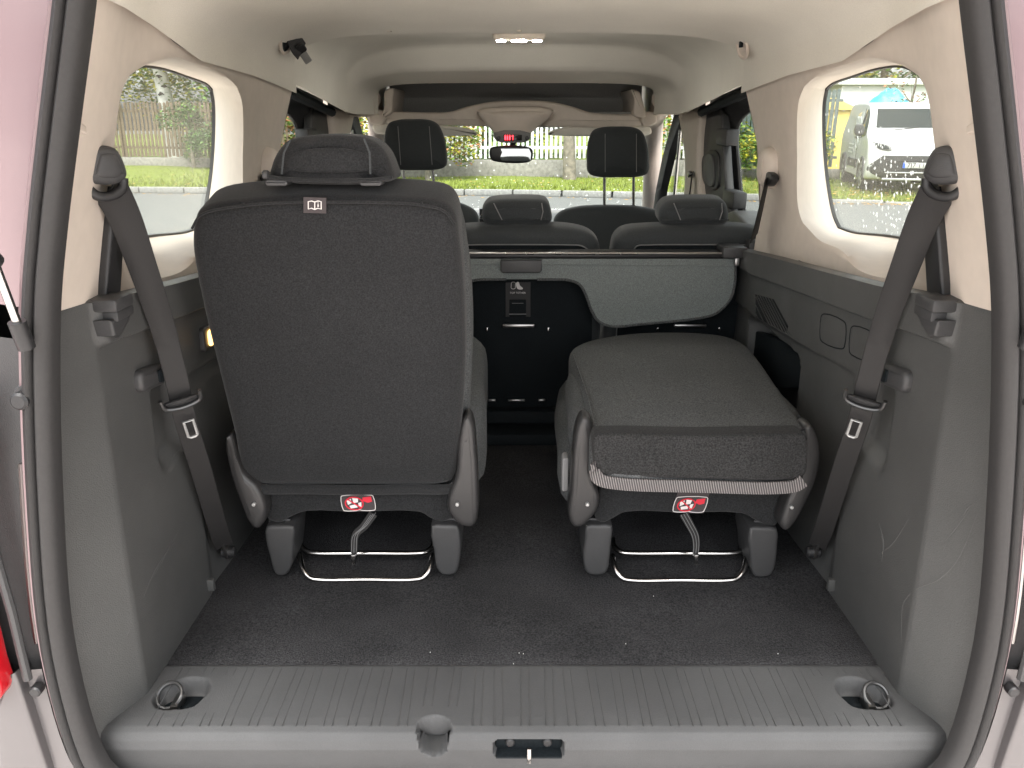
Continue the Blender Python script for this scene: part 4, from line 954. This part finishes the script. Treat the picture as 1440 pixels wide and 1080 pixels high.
sr_ = thing('rear_seat', (.325, 1.6, FLOOR), 'dark grey rear seat with its backrest folded flat and a ribbed silver strap', 'seat', 'third row seats')
ZT = .972
fo = ((838, 613), (829, 590), (820, 556), (808, 520), (800, 497), (806, 486), (828, 477), (865, 470), (910, 466), (970, 466), (1015, 470), (1046, 480), (1066, 500), (1092, 536), (1118, 574), (1134, 598), (1133, 606), (1110, 612), (985, 614))
fb = mk('backrest', slab(cr([at(*q, Z=ZT) for q in fo], 4), (0, 0, -1), .098, .018, puff=.010), 'seat_weave', sr_, ang=60)
e1 = cr([at(*q, Z=ZT - .003) for q in ((822, 556), (808, 520), (801, 498))], 5, False)
mk('seam', tube([p + Vec((.006, 0, .002)) for p in cr([at(*q, Z=ZT) for q in ((838, 611), (829, 590), (821, 556), (809, 520), (802, 500))], 5, False)], .0022, 6), 'seat_weave', fb)
mk('seam', tube([p + Vec((0, .004, .0005)) for p in cr([at(*q, Z=ZT) for q in ((838, 611), (900, 612), (985, 613), (1110, 611), (1132, 605))], 5, False)], .0022, 6), 'seat_fabric', fb)
mk('near_face', slab(cr([at(*q, Y=1.325) for q in ((834, 620), (838, 613), (860, 611), (985, 613), (1110, 611), (1132, 612), (1136, 620), (1137, 645), (1133, 668), (1118, 675), (985, 675), (860, 670), (840, 665), (834, 645))], 4), (0, 1, 0), .05, .007, puff=.004), 'seat_weave_shaded', sr_)
mk('web_strap', ribbon(cr([at(*q, Y=1.322) for q in ((835, 650), (836, 664), (843, 674), (870, 680), (985, 684), (1090, 686), (1118, 683), (1130, 676))], 6, False), Vec((0, .15, 1)), .0235, .006), 'web_stripe', sr_)
mk('side_bolster', slab(cr([(.108, 1.47, .955), (.100, 1.62, .962), (.112, 1.82, .955), (.16, 1.95, .95), (.50, 1.95, .95), (.555, 1.82, .955), (.56, 1.62, .96), (.55, 1.49, .955), (.45, 1.47, .955), (.32, 1.47, .955), (.2, 1.47, .955)], 4), (0, 0, -1), .10, .035), 'seat_weave', sr_)
mk('cushion', slab(cr([(.092, 1.45, .865), (.082, 1.66, .875), (.09, 1.88, .88), (.13, 2.02, .88), (.50, 2.02, .88), (.56, 1.88, .88), (.57, 1.66, .875), (.56, 1.47, .865), (.45, 1.45, .865), (.32, 1.45, .865), (.2, 1.45, .865)], 4), (0, 0, -1), .105, .045, puff=.006), 'seat_weave', sr_)
c = at(795, 668, Y=1.42); mk('side_lever', slab(place(rr(.012, .07, .005), c, (1, .2, 0), (0, 0, 1)), (0, 1, 0), .03, .003), 'stitch_grey', sr_)
rear_common(sr_, [((824, 740), (842, 739), (861, 740), (860, 760), (857, 790), (854, 804), (846, 809), (830, 809), (823, 803), (820, 780), (823, 757)), ((1054, 743), (1073, 742), (1093, 744), (1094, 765), (1091, 795), (1086, 808), (1078, 812), (1064, 812), (1058, 806), (1055, 780))],
    ((845, 684), (910, 687), (985, 690), (1060, 691), (1108, 690), (1104, 712), (1098, 732), (1086, 741), (1062, 732), (1044, 723), (960, 722), (880, 721), (862, 730), (846, 736), (836, 726), (842, 705)),
    [((806, 640), (812, 600), (820, 587), (829, 590), (834, 612), (833, 655), (836, 680), (843, 698), (841, 716), (832, 730), (818, 742), (807, 742), (800, 728), (803, 690)), ((1131, 604), (1140, 598), (1150, 612), (1155, 640), (1150, 672), (1135, 708), (1118, 738), (1106, 748), (1098, 740), (1104, 715), (1114, 690), (1130, 668), (1135, 635))],
    [(951, 698), (996, 698), (989, 720), (945, 719)], [(868, 1046, 778, 0, 1.47), (868, 1044, 816, 0, 1.405)], ((961, 722), (970, 738), (977, 752), (979, 764), (978, 779)), 'seat_fabric', ((826, 709), (1113, 713)))

# ------------------------------------------------------------------ rear seat belts
def rear_belt(sd):
    side = 'right' if sd > 0 else 'left'; mx = (lambda vf: vf) if sd > 0 else mirror
    lab = 'black seat belt with metal tongue hanging on the %s rear pillar' % side
    c = atw(1328, 240, XU)
    t = thing('seat_belt', (sd * .57, 1.3, FLOOR), lab, 'seat belt', 'rear seat belts')
    def P(name, vf, m_, par=None, **k): return mk(name, mx(vf), m_, par or t, **k)
    xc = .545
    vw = ray(1330, 240).normalized()
    cap = [at(*q, X=xc) for q in ((1309, 222), (1316, 211), (1334, 207), (1349, 211), (1357, 232), (1356, 250), (1338, 256), (1316, 256), (1306, 243))]
    NC = Vec((.82, .57, 0)).normalized()
    cc = sum(cap, Vec()) / len(cap)
    cap = [on(*q, cc, NC) for q in ((1309, 226), (1318, 211), (1332, 207), (1350, 212), (1358, 248), (1344, 256), (1318, 257), (1303, 246))]
    c_ = sum(cap, Vec()) / len(cap); cap = [c_ + (p - c_) * 1.12 for p in cap]
    P('anchor_cap', slab(cr([c2_ for i_, p in enumerate(cap) for c2_ in (p.lerp(cap[i_ - 1], .18) - NC * .012, p.lerp(cap[(i_ + 1) % len(cap)], .18) - NC * .012)], 2), NC, .085, .009, puff=.004), 'dark_plastic')
    lo_ = [on(*q, cc, NC) for q in ((1302, 252), (1310, 268), (1330, 278), (1348, 270), (1356, 254), (1346, 262), (1330, 266), (1314, 260))]
    lo_ = [on(*q, cc, NC) for q in ((1303, 250), (1304, 264), (1318, 275), (1338, 276), (1352, 266), (1357, 250))]
    P('belt_guide', tube(cr(lo_, 5, False), .0065, 10), 'black_plastic')
    # sliding rail down into the ledge
    rq = [at(*q, X=.588) for q in ((1310, 262), (1346, 262), (1342, 340), (1336, 416), (1307, 414), (1309, 340))]
    P('height_rail', slab([Vec((XU(p.y, p.z) - .012, p.y, p.z)) for p in rq], (1, 0, 0), .03, .005), 'black_plastic')
    path = [at(1320, 268, X=.546), at(1300, 305, X=.545), at(1274, 372, X=.546), at(1241, 465, X=.549), at(1219, 545, X=.55), at(1210, 585, X=.552), at(1185, 660, X=.556), at(1158, 745, X=.566), at(1149, 768, X=.570)]
    def wdir(u, p, tt):
        v = (p - CAM).normalized(); d = v.cross(tt)
        return d * (1 if d.y > 0 else -1) if abs(d.y) > 1e-6 else d
    P('webbing', ribbon(cr(path, 6, False), wdir, lambda u: interp(u, [(0, .046), (.15, .042), (.4, .035), (1, .034)]), .0022), 'belt_web')
    # returning webbing through the guide
    P('webbing_return', ribbon(cr([at(1322, 268, X=.551), at(1310, 262, X=.556), at(1303, 272, X=.56), at(1306, 300, X=.565)], 4, False), Vec((0, .9, .3)), .03, .002), 'belt_web')
    # tongue
    a, b_ = at(1220, 548, X=.545), at(1203, 597, X=.546); td = (b_ - a).normalized(); v = ray(1215, 570).normalized(); wd_ = v.cross(td).normalized()
    if wd_.x > 0: wd_ = -wd_
    g0 = a.lerp(b_, .35) - v * .006
    tg = P('tongue_grip', slab(place([(p[0], p[1]) for p in rr(.018, .058, .008)], g0, td, wd_), v, .012, .005, puff=.002), 'black_plastic')
    P('grip_edge', tube(cr([g0 + wd_ * s + td * q - v * .002 for s, q in ((-.030, -.014), (-.027, .004), (-.012, .010), (.012, .010), (.027, .004), (.030, -.014))], 4, False), .0036, 8), 'dark_metal', tg)
    bl = b_ + td * .012 - v * .008
    P('tongue_blade', tube([bl + td * x + wd_ * y for x, y in ((-.020, -.0075), (.012, -.0075), (.015, -.004), (.015, .004), (.012, .0075), (-.020, .0075))], .0024, 8, True), 'blade_metal', tg)
    # floor anchor
    an = at(1145, 776, X=.572)
    ab = P('floor_anchor', cyl(an + Vec((.012, 0, 0)), an + Vec((-.016, 0, 0)), .011, 18, .003), 'black_plastic')
    P('anchor_plate', slab(place(rr(.022, .075, .01), an + Vec((-.004, -.008, .022)), (0, 1, 0), (0, -.25, 1)), (1, 0, 0), .006, .002), 'steel', ab)
    return t
rear_belt(1); rear_belt(-1)

# second-row and front belts that show on the right (and their mirror twins)
for sd in (1, -1):
    mx = (lambda vf: vf) if sd > 0 else mirror; side = 'right' if sd > 0 else 'left'
    t = thing('seat_belt', (sd * .57, 2.1, 1.0), 'black second row seat belt below the round %s pillar boss' % side, 'seat belt', 'second row seat belts')
    mk('belt_guide', mx(slab(cr([at(*q, X=.568) for q in ((1070, 243), (1083, 245), (1084, 252), (1078, 262), (1072, 258))], 3), (1, 0, 0), .02, .005)), 'black_plastic', t)
    mk('webbing', mx(ribbon(cr([at(1079, 250, X=.567), at(1074, 275, X=.568), at(1066, 310, X=.57), at(1060, 335, X=.572)], 5, False), Vec((.5, .8, .1)), lambda u: .03 + .02 * u, .002)), 'belt_web', t)
    t = thing('seat_belt', (sd * .63, 3.2, 1.0), 'thin black front seat belt on the %s beige pillar' % side, 'seat belt', 'front seat belts')
    c = at(972, 245, X=.65); mk('belt_guide', mx(cyl(c + Vec((.01, 0, 0)), c + Vec((-.012, 0, 0)), .013, 14, .003)), 'steel', t)
    mk('webbing', mx(ribbon([at(973, 247, X=.645), at(971, 265, X=.645), at(968, 284, X=.64)], Vec((.3, .9, 0)), .04, .002)), 'belt_web', t)

# ================================================================== OUTSIDE
tag(mk('road', ([(-120, -60, 0), (120, -60, 0), (120, 120, 0), (-120, 120, 0)], [(0, 1, 2, 3)]), 'asphalt', smooth=False), 'pale grey wet asphalt road', kind='structure')
tag(mk('bounce_ground', ([(-9, -16, .004), (9, -16, .004), (5, 5.6, .004), (-5, 5.6, .004)], [(0, 1, 2, 3)]), 'bounce_paving', smooth=False), 'unseen pale reddish paved ground added under the van to bounce light', kind='structure')  # out-of-view sheet, added and sized to bounce light up to the ceiling
def ky(x): return 17.2 - (.09 if x < 0 else .22) * x
def vz(x): return .12 - .10 * sst(4.5, 7.5, x)
tag(mk('grass_verge', grid(240, 40, lambda u, v: (lerp(-60, 60, u), lerp(ky(lerp(-60, 60, u)) + .14, 80, v ** 2), vz(lerp(-60, 60, u)) + .05 * sst(.05, .3, v) * (1 - sst(4, 7, lerp(-60, 60, u))) + .02 * sst(.05, .2, v) * math.sin(lerp(-60, 60, u) * 1.3 + 9 * v))), 'soil_grass'), 'green grass verge strewn with leaves', kind='structure')
kb = thing('kerb', (0, 17.6, 0), 'pale stone kerb along the grass', None, kind='structure')
ks = bx(-.49, .49, -.07, .07, 0, .125, .015, 2); me0 = None
for i in range(-16, 16):
    x = i + .5; k = mk('kerb_stone', ([v + Vec((0, 17.6, 0)) for v in ks[0]], ks[1]), 'kerb_stone', kb) if me0 is None else bpy.data.objects.new('kerb_stone', me0)
    if me0 is None: me0 = k.data
    else: COL.objects.link(k); k.parent = kb
    k.location = (x, ky(x) + .07 - 17.6, vz(x) - .12); k.rotation_euler = (0, 0, math.atan(-.09 if x < 0 else -.22) + random.uniform(-.004, .004))
# grass blades and fallen leaves on the verge
gb_v, gb_f = [], []
for _ in range(26000):
    x = random.uniform(-17, 15); y = ky(x) + .16 + 7.5 * random.random() ** 1.3; h = random.uniform(.04, .12); a = random.uniform(0, 6.3); w_ = .012
    z = vz(x); k = len(gb_v)
    gb_v += [(x - w_ * math.cos(a), y - w_ * math.sin(a), z), (x + w_ * math.cos(a), y + w_ * math.sin(a), z), (x + random.uniform(-.05, .05), y + random.uniform(-.05, .05), z + h)]; gb_f.append((k, k + 1, k + 2))
tag(mk('grass', (gb_v, gb_f), 'grass_blade', smooth=False, recalc=False), 'short bright green grass on the verge', 'grass', kind='stuff')
lv, lf = [], []
def leafq(c, s, n=None):
    a, b_ = random.uniform(0, 6.28), random.uniform(-.9, .9)
    u = Vec((math.cos(a), math.sin(a), math.sin(b_) * .8)).normalized() * s; w = u.cross(Vec((random.uniform(-1, 1), random.uniform(-1, 1), 1))).normalized() * s * .62
    return [c - u, c + w * .8 - u * .1, c + u, c - w * .8 - u * .1]
for _ in range(1500):
    px = random.choice([random.uniform(-13, 4), random.uniform(3, 13), random.uniform(5, 9)]); y = ky(px) + random.choice([random.uniform(-.5, -.02), random.uniform(.2, 4), random.uniform(.2, 2.5)])
    z = .008 if y < ky(px) else vz(px) + .05; k = len(lv)
    q = leafq(Vec((px, y, z)), random.uniform(.03, .06)); q = [Vec((p.x, p.y, z + (p.z - z) * .2)) for p in q]
    lv += q; lf.append((k, k + 1, k + 2, k + 3))
tag(mk('fallen_leaves', (lv, lf), 'leaf_litter', smooth=False, recalc=False), 'brown autumn leaves scattered along the kerb', 'leaves', kind='stuff')

# fences
def fence(name, A, B, h, step, w, m_, lab, plinth, pm='concrete', z0=.14, th=.022):
    A, B = Vec(A), Vec(B); d = (B - A); Lh = d.length; d.normalize(); ang = math.atan2(d.y, d.x)
    t = thing(name, (A.x, A.y, z0), lab, 'fence'); t.rotation_euler = (0, 0, ang); ORG[t.name] = Vec((0, 0, 0))
    if plinth: mk('plinth', bx(-.1, Lh + .1, -.10, .10, -.1, plinth, .01), pm, t)
    zb = plinth + .03; me_ = None
    n = int(Lh / step)
    for i in range(n):
        if me_ is None:
            o = mk('picket', slab([(-w / 2, -.03, 0), (w / 2, -.03, 0), (w / 2, -.03, h - .04), (0, -.03, h), (-w / 2, -.03, h - .04)], (0, 1, 0), th, .003, seg=1), m_, t, smooth=False); me_ = o.data
        else: o = bpy.data.objects.new('picket', me_); COL.objects.link(o); o.parent = t
        o.location = (step * (i + .5), random.uniform(-.004, .004), zb + random.uniform(-.02, .02)); o.rotation_euler = (0, random.uniform(-.012, .012), 0)
    for zz in (.22, h - .3): mk('rail', bx(0, Lh, -.005, .035, zb + zz, zb + zz + .07, .004), m_, t)
    for i in range(int(Lh / 2.5) + 1): mk('post', bx(i * 2.5 - .05, i * 2.5 + .05, .04, .14, 0, zb + h - .1, .006), m_, t)
    return t
fence('wooden_fence', (-19, 27.5, 0), (-6.2, 24.2, 0), 1.55, .135, .085, 'fence_wood', 'brown wooden picket fence on a low concrete base seen through left window', .28)
fence('white_fence', (-3.6, 20.9, 0), (5.0, 20.6, 0), 1.5, .115, .062, 'fence_white', 'white picket fence on a grey wall beyond the windscreen', .42)
fence('dark_fence', (4.6, 21.8, 0), (8.3, 21.7, 0), 1.9, .12, .09, 'fence_dark', 'dark green paling fence behind the hedge on the right', .15)

# trees and bushes
def leaves(blobs, n, s0, s1):
    v, f = [], []
    vol = [b_[3] * b_[4] * b_[5] for b_ in blobs]
    for _ in range(n):
        b_ = random.choices(blobs, vol)[0]
        while True:
            d = Vec((random.uniform(-1, 1), random.uniform(-1, 1), random.uniform(-1, 1)))
            if .25 < d.length < 1: break
        d = d * random.uniform(.85, 1.12)
        c = Vec((b_[0] + d.x * b_[3], b_[1] + d.y * b_[4], b_[2] + d.z * b_[5]))
        if c.z < .12: continue
        k = len(v); v += leafq(c, random.uniform(s0, s1)); f.append((k, k + 1, k + 2, k + 3))
    return v, f
def tree(name, x, y, lab, cat, mats, trunk_r, h, blobs, n, s=(.06, .11), bark='bark', lean=0.0, group=None):
    t = thing(name, (x, y, .12), lab, cat, group)
    tp = [(x, y, .0), (x + lean * .3, y, h * .3), (x + lean * .7, y + .05, h * .65), (x + lean, y, h)]
    tr_ = mk('trunk', tube(cr(tp, 5, False), lambda u: trunk_r * (1.15 - .8 * u), 10), bark, t)
    for k in range(6):
        a = random.uniform(0, 6.28); z = h * random.uniform(.4, .9); b0 = Vec((x + lean * z / h, y, z)); L_ = random.uniform(.5, 1.0) * h * .3
        mk('limb', tube(cr([b0, b0 + Vec((math.cos(a) * L_ * .5, math.sin(a) * L_ * .5, L_ * .4)), b0 + Vec((math.cos(a) * L_, math.sin(a) * L_, L_ * .9))], 3, False), lambda u: trunk_r * .35 * (1.1 - u), 6), bark, tr_)
    for m_, fr in mats: mk('crown', leaves(blobs, int(n * fr), *s), m_, t, smooth=False, recalc=False)
    return t
def around(x, y, z, r, n, sq=.8, zmin=.3):
    return [(x + random.uniform(-r, r), y + random.uniform(-r, r) * .6, max(zmin, z + random.uniform(-r, r) * sq), r * random.uniform(.35, .6), r * random.uniform(.35, .6), r * random.uniform(.3, .55)) for _ in range(n)]
random.seed(21)
GY = [('leaf_green', .55), ('leaf_yellow', .45)]
bt_ = tree('birch_tree', -10.9, 27.6, 'white birch with black marks behind the wooden fence', 'tree', [('leaf_yellow', .5), ('leaf_green', .5)], .26, 7.5, around(-11, 27.8, 4.6, 3.0, 12), 6500, bark='birch_bark', lean=-.6)
for k in range(9):
    z = 1.6 + k * .32 + random.uniform(-.1, .1); r_ = .25 - z * .012; a0 = random.uniform(230, 300)
    pts = [(-10.9 - .6 * z / 7.5 + (r_ + .006) * math.cos(R(a0 + j * 14)), 27.6 + (r_ + .006) * math.sin(R(a0 + j * 14)), z + random.uniform(-.03, .03)) for j in range(5)]
    mk('bark_mark', tube(pts, lambda u: .05 * (1 - abs(2 * u - 1)) + .005, 6), 'birch_mark', bt_)
tree('yellow_tree', -14.6, 28.4, 'yellowing leafy tree left of the birch', 'tree', [('leaf_yellow', .6), ('leaf_green', .4)], .16, 5.0, around(-14.2, 28.6, 3.4, 2.4, 14), 9500)
tree('green_tree', -8.6, 26.6, 'green leafy tree right of the birch', 'tree', [('leaf_green', .7), ('leaf_yellow', .3)], .14, 5.0, around(-8.6, 26.8, 3.0, 2.2, 14), 9500)
tree('dark_shrub', -9.2, 24.4, 'dark green shrub hanging over the wooden fence', 'bush', [('leaf_dark', .8), ('leaf_green', .2)], .06, 1.8, around(-9.2, 24.3, 1.35, .75, 9, 1.0), 2600, (.03, .06))
tree('grey_tree', -12.6, 25.2, 'thin leaning grey-green sapling in front of the fence', 'tree', [('leaf_green', .6), ('leaf_dark', .4)], .07, 3.2, around(-12.3, 25.2, 2.6, .8, 6), 1100, (.04, .07), lean=.6)
tree('autumn_bush', -2.0, 19.9, 'large yellow and green bush beyond the windscreen, left of the mirror', 'bush', [('leaf_yellow', .45), ('leaf_green', .35), ('leaf_red', .2)], .07, 2.0, [(-1.15, 19.9, .95, .42, .5, .5), (-1.35, 19.9, 1.55, .4, .45, .4), (-1.9, 19.8, 1.0, .6, .5, .6), (-2.1, 19.9, 1.8, .5, .5, .45), (-2.7, 19.9, 1.1, .6, .5, .65), (-3.3, 20.0, 1.5, .55, .5, .6), (-2.9, 19.9, 2.0, .5, .5, .4), (-.85, 19.9, 1.15, .22, .3, .25)], 9000, (.03, .06))
tree('red_bush', -4.6, 20.3, 'reddish autumn bush behind the left front headrest', 'bush', [('leaf_red', .55), ('leaf_green', .45)], .06, 1.8, around(-4.5, 20.3, 1.1, .9, 9, .8), 2600, (.035, .07))
tree('street_tree', 1.35, 20.0, 'pale tree trunk standing before the white fence', 'tree', [('leaf_yellow', .6), ('leaf_green', .4)], .15, 4.0, around(1.5, 20.1, 3.2, 1.4, 7, .5, 2.2), 1800, (.05, .08), lean=-.1)
tree('hedge_bush', 6.6, 20.9, 'yellow-green bush seen through the right sliding door window', 'bush', [('leaf_yellow', .4), ('leaf_green', .6)], .06, 1.4, around(6.5, 20.9, .85, .9, 12, .6), 4200, (.035, .07))
tree('hedge_tree', 4.2, 20.8, 'leafy bush seen through the right front door window', 'bush', [('leaf_green', .6), ('leaf_red', .2), ('leaf_yellow', .2)], .06, 2.2, around(4.3, 20.9, 1.5, 1.0, 10, .8), 3200, (.035, .07))
for i, (x, y, h, lab) in enumerate(((-19, 31, 7, 'tall tree at the far left behind the wooden fence'), (-5.5, 29, 7, 'tall green tree between the fence and the windscreen view'), (-1, 31, 6.5, 'tall green tree far behind the white fence'), (4, 31, 6.5, 'tall tree behind the pale trunk and white fence'), (9.5, 31, 7, 'tall green tree behind the dark paling fence'), (14.5, 34, 8, 'tall green tree above the white building roof'), (20, 36, 8, 'tall tree at the far right beyond the white building'))):
    tree('tall_tree', x, y, lab, 'tree', GY if i % 2 else [('leaf_dark', .4), ('leaf_green', .6)], .2, h * .7, around(x, y, h * .55, 3.4, 18, .9), 8500, (.09, .17), group='trees behind the fences')
tree('thin_shrub', 9.9, 21.4, 'thin bare shrub left of the parked white van', 'bush', [('leaf_dark', .6), ('leaf_red', .4)], .05, 2.5, around(9.7, 21.4, 1.9, .7, 7), 500, (.035, .06))

# white flat building, yellow wall and blue tarpaulin behind the parked van
wb = thing('white_building', (15, 29, .1), 'long white flat-roofed building behind the parked van', 'building')
mk('wall', bx(10.6, 24, 28, 33, 1.4, 2.55, .02), 'wall_white', wb); mk('lower_wall', bx(10.7, 23.9, 28.1, 32.9, .1, 1.4, .02), 'concrete', wb); mk('roof', bx(10.4, 24.2, 27.8, 33.2, 2.552, 2.75, .03), 'wall_white', wb)
yw = thing('yellow_shed', (10.6, 25, .1), 'yellow shed end at the left of the white building', 'shed')
mk('wall', bx(9.2, 9.95, 25.0, 26.6, .1, 1.75, .02), 'wall_yellow', yw); mk('roof', slab([(9.1, 24.9, 1.752), (10.1, 24.9, 1.752), (9.3, 24.9, 2.1)], (0, 1, 0), 1.8, .02), 'wall_yellow', yw)
def tarp(u, v):
    a, b_ = 2 * u - 1, 2 * v - 1; r_ = max(abs(a), abs(b_))
    return (10.95 + a * .85 + .1 * b_, 25.5 + b_ * .9, .15 + 2.2 * (1 - r_ ** 3) ** .6 * (1 - .16 * (a - .5) ** 2) + .06 * math.sin(14 * a + 5 * b_) * (1 - r_) + .05 * math.sin(23 * b_ + 7 * a) * (1 - r_))
tag(mk('blue_tarpaulin', grid(40, 30, tarp), 'tarp_blue'), 'crumpled blue tarpaulin heaped behind the parked white van', 'tarpaulin')

# parked white panel van
hd = Vec((-.24, -.97, 0)).normalized(); pv_loc = at(1213, 268, Z=.03) + Vec((.895, -.35, 0)) * .85; pv_loc.z = .03
pv = thing('parked_van', pv_loc, 'white panel van parked on the grass, seen through right rear window', 'van')
pv.rotation_euler = (0, 0, math.atan2(hd.y, hd.x)); ORG[pv.name] = Vec((0, 0, 0))
# own frame: +x forward, y left, front axle at x = 0
def side_pt(x, z, y): return Vec((x, y, z))
prof_v = [(-3.62, .38), (-3.68, .75), (-3.66, 1.15), (-3.58, 1.62), (-3.48, 1.77), (-3.2, 1.82), (-2.0, 1.84), (-1.0, 1.81), (-.62, 1.75), (-.2, 1.50), (.16, 1.22), (.24, 1.16), (.55, 1.09), (.72, 1.00), (.80, .85), (.82, .6), (.80, .40), (.72, .30), (-1.4, .27), (-3.5, .30)]
pc = cr([Vec((x, 0, z)) for x, z in prof_v], 3)
VS = [(-.92, .80), (-.915, .88), (-.90, .94), (-.86, .985), (-.80, 1.0), (-.4, 1.004), (0, 1.006), (.4, 1.004), (.80, 1.0), (.86, .985), (.90, .94), (.915, .88), (.92, .80)]
def van_pt(p, y, off=0.0):
    s_ = interp(y, VS); k = sst(1.0, 1.85, p.z); yy = y * (1 - .14 * k)
    q = Vec((-1.4 + (p.x + 1.4) * (1 - (1 - s_) * .35), yy, .95 + (p.z - .95) * (1 - (1 - s_) * .35)))
    if p.x > .3: q.x -= .16 * (y / .92) ** 2 * sst(.3, .8, p.x)
    return q
mk('body', loft([[van_pt(p, y) for p in pc] for y, _ in VS], True, True, True), 'white_paint', pv, ang=60)
def van_patch(z0, z1, front, yl, off):
    """sheet lying just proud of the body's nose or windscreen between two heights; yl gives its half width at each height"""
    pp = [p for p in pc if (p.x > front) and z0 <= p.z <= z1]; pp.sort(key=lambda p: p.z)
    rings_ = []
    for i, p in enumerate(pp):
        a = pp[max(i - 1, 0)]; b_ = pp[min(i + 1, len(pp) - 1)]; t_ = (b_ - a).normalized(); n_ = Vec((t_.z, 0, -t_.x)); n_ = n_ if n_.x > 0 else -n_
        rings_.append([van_pt(p, lerp(-1, 1, k / 24) * yl(p.z)) + n_ * off for k in range(25)])
    return loft(rings_, closed=False)
def tumb(z): return 1 - .14 * sst(1.0, 1.85, z)
def vpan(name, pts, m_, par=None, t=.02, r=.004, N=None, k=0, puff=0.):
    return mk(name, slab(cr(pts, k) if k else pts, N, t, r, puff, seg=2), m_, par or pv)
# windscreen plane from cowl to roof edge
wsv = mk('windscreen', van_patch(1.24, 1.725, -.60, lambda z: .76, .008), 'car_glass', pv)
mk('wiper', tube([(.22, -.45, 1.26), (.13, .1, 1.31)], .012, 6), 'bumper_black', wsv)
for s in (1, -1):
    yv = lambda z, o=.012: s * (.905 * tumb(z) + o)
    N_ = (0, -s, 0)
    vpan('side_window', [Vec((.02, yv(1.20), 1.20)), Vec((-.42, yv(1.60), 1.60)), Vec((-.62, yv(1.67), 1.67)), Vec((-.86, yv(1.66), 1.66)), Vec((-.90, yv(1.14), 1.14)), Vec((-.3, yv(1.12), 1.12))], 'car_glass', N=N_, k=2)
    vpan('window_print', [Vec((-1.05, yv(1.25, .006), 1.18)), Vec((-1.05, yv(1.64, .006), 1.66)), Vec((-1.75, yv(1.66, .006), 1.68)), Vec((-2.0, yv(1.6, .006), 1.6)), Vec((-2.0, yv(1.2, .006), 1.18))], 'print_grey' if False else 'white_paint', N=N_, k=2)
    for x in (-1.25, -1.5, -1.75): mk('logo_print', tube([(x + .10 * math.cos(R(a)), yv(1.42, .012), 1.40 + .13 * math.sin(R(a))) for a in range(0, 360, 24)], .012, 5, True), 'print_grey', pv)
    mk('round_logo', tube([(-.95 + .13 * math.cos(R(a)), s * .928, .98 + .13 * math.sin(R(a))) for a in range(0, 360, 24)], .012, 5, True), 'print_grey', pv)
    for q in range(3): mk('lettering_line', bx(-2.1, -1.35 - .1 * q, s * .922, s * .930, .92 - .09 * q, .95 - .09 * q), 'print_grey', pv)
    mk('lettering', ([v for v in text_vf('9.16', (-.58, s * .934, 1.0), (-s * 1.0, 0, 0), (0, 0, 1), .22)[0]], text_vf('9.16', (-.58, s * .934, 1.0), (-s * 1.0, 0, 0), (0, 0, 1), .22)[1]), 'print_grey', pv, smooth=False)
    mk('side_moulding', bx(-1.9, -.75, s * .912, s * .94, .46, .62, .012), 'bumper_black', pv)
    for x in (-.98, -1.12): mk('door_handle', bx(x - .10, x + .02, s * .915, s * .945, 1.07, 1.10, .006), 'bumper_black', pv)
    mk('door_gap', tube([(-.94, s * .917, .40), (-.94, s * .922, .95), (-.95, yv(1.6, .004), 1.7)], .006, 5), 'bumper_black', pv)
    m1 = mk('door_mirror', slab(cr([(-.05, s * .96, 1.16), (-.05, s * 1.12, 1.16), (-.05, s * 1.13, 1.36), (-.05, s * .98, 1.36)], 4), (1, 0, 0), .12, .03), 'bumper_black', pv)
    for wx in (0, -2.78):
        tm = mk('wheel', tube_prof([(Vec((wx, s * .66, .325)), .29), (Vec((wx, s * .70, .325)), .325), (Vec((wx, s * .88, .325)), .325), (Vec((wx, s * .905, .325)), .29)], 28), 'tyre', pv)
        mk('rim', tube_prof([(Vec((wx, s * .88, .325)), .225), (Vec((wx, s * .915, .325)), .22), (Vec((wx, s * .918, .325)), .14)], 28), 'rim_silver', tm)
        for a in range(0, 360, 60): mk('spoke_gap', slab([Vec((wx + rr_ * math.cos(R(a + d_)), s * .922, .325 + rr_ * math.sin(R(a + d_)))) for rr_, d_ in ((.10, -10), (.19, -14), (.19, 14), (.10, 10))], (0, -s, 0), .004, .001, seg=1), 'tyre', tm)
        mk('wheel_arch', tube([(wx + .365 * math.cos(R(a)), s * .915, .325 + .365 * math.sin(R(a))) for a in range(-10, 191, 10)], .035, 8), 'bumper_black', pv)
    hl = mk('headlight', slab(cr([Vec(q) for q in ((.775, s * .50, .875), (.755, s * .52, .96), (.62, s * .80, 1.03), (.50, s * .90, 1.05), (.52, s * .90, .98), (.66, s * .78, .90))], 3), (-.9, -s * .35, -.2), .05, .01), 'stitch_grey', pv)
    mk('lamp_glass', slab(cr([Vec(q) + Vec((.006, s * .004, 0)) for q in ((.775, s * .54, .895), (.752, s * .56, .945), (.63, s * .79, 1.005), (.66, s * .78, .93))], 3), (-.9, -s * .35, -.2), .01, .003), 'car_glass', hl)
mk('grille', van_patch(.30, .80, .3, lambda z: interp(z, [(.30, .55), (.45, .90), (.55, .90), (.80, .60)]), .012), 'bumper_black', pv)
for z in (.44, .66): mk('grille_bar', bx(.836, .85, -.58, .58, z - .012, z + .012, .005), 'rim_silver' if z < .5 else 'tyre', pv)
mk('skid_strip', bx(.80, .84, -.62, .62, .285, .33, .01), 'rim_silver', pv)
pl = mk('number_plate', bx(.846, .862, -.26, .26, .53, .64, .004), 'plate_white', pv)
mk('plate_band', bx(.8625, .8635, -.258, -.215, .532, .638), 'plate_blue', pl)
mk('plate_characters', text_vf('7J7 110', (.8645, .02, .583), (0, 1, 0), (0, 0, 1), .135), 'print_black', pl, smooth=False)
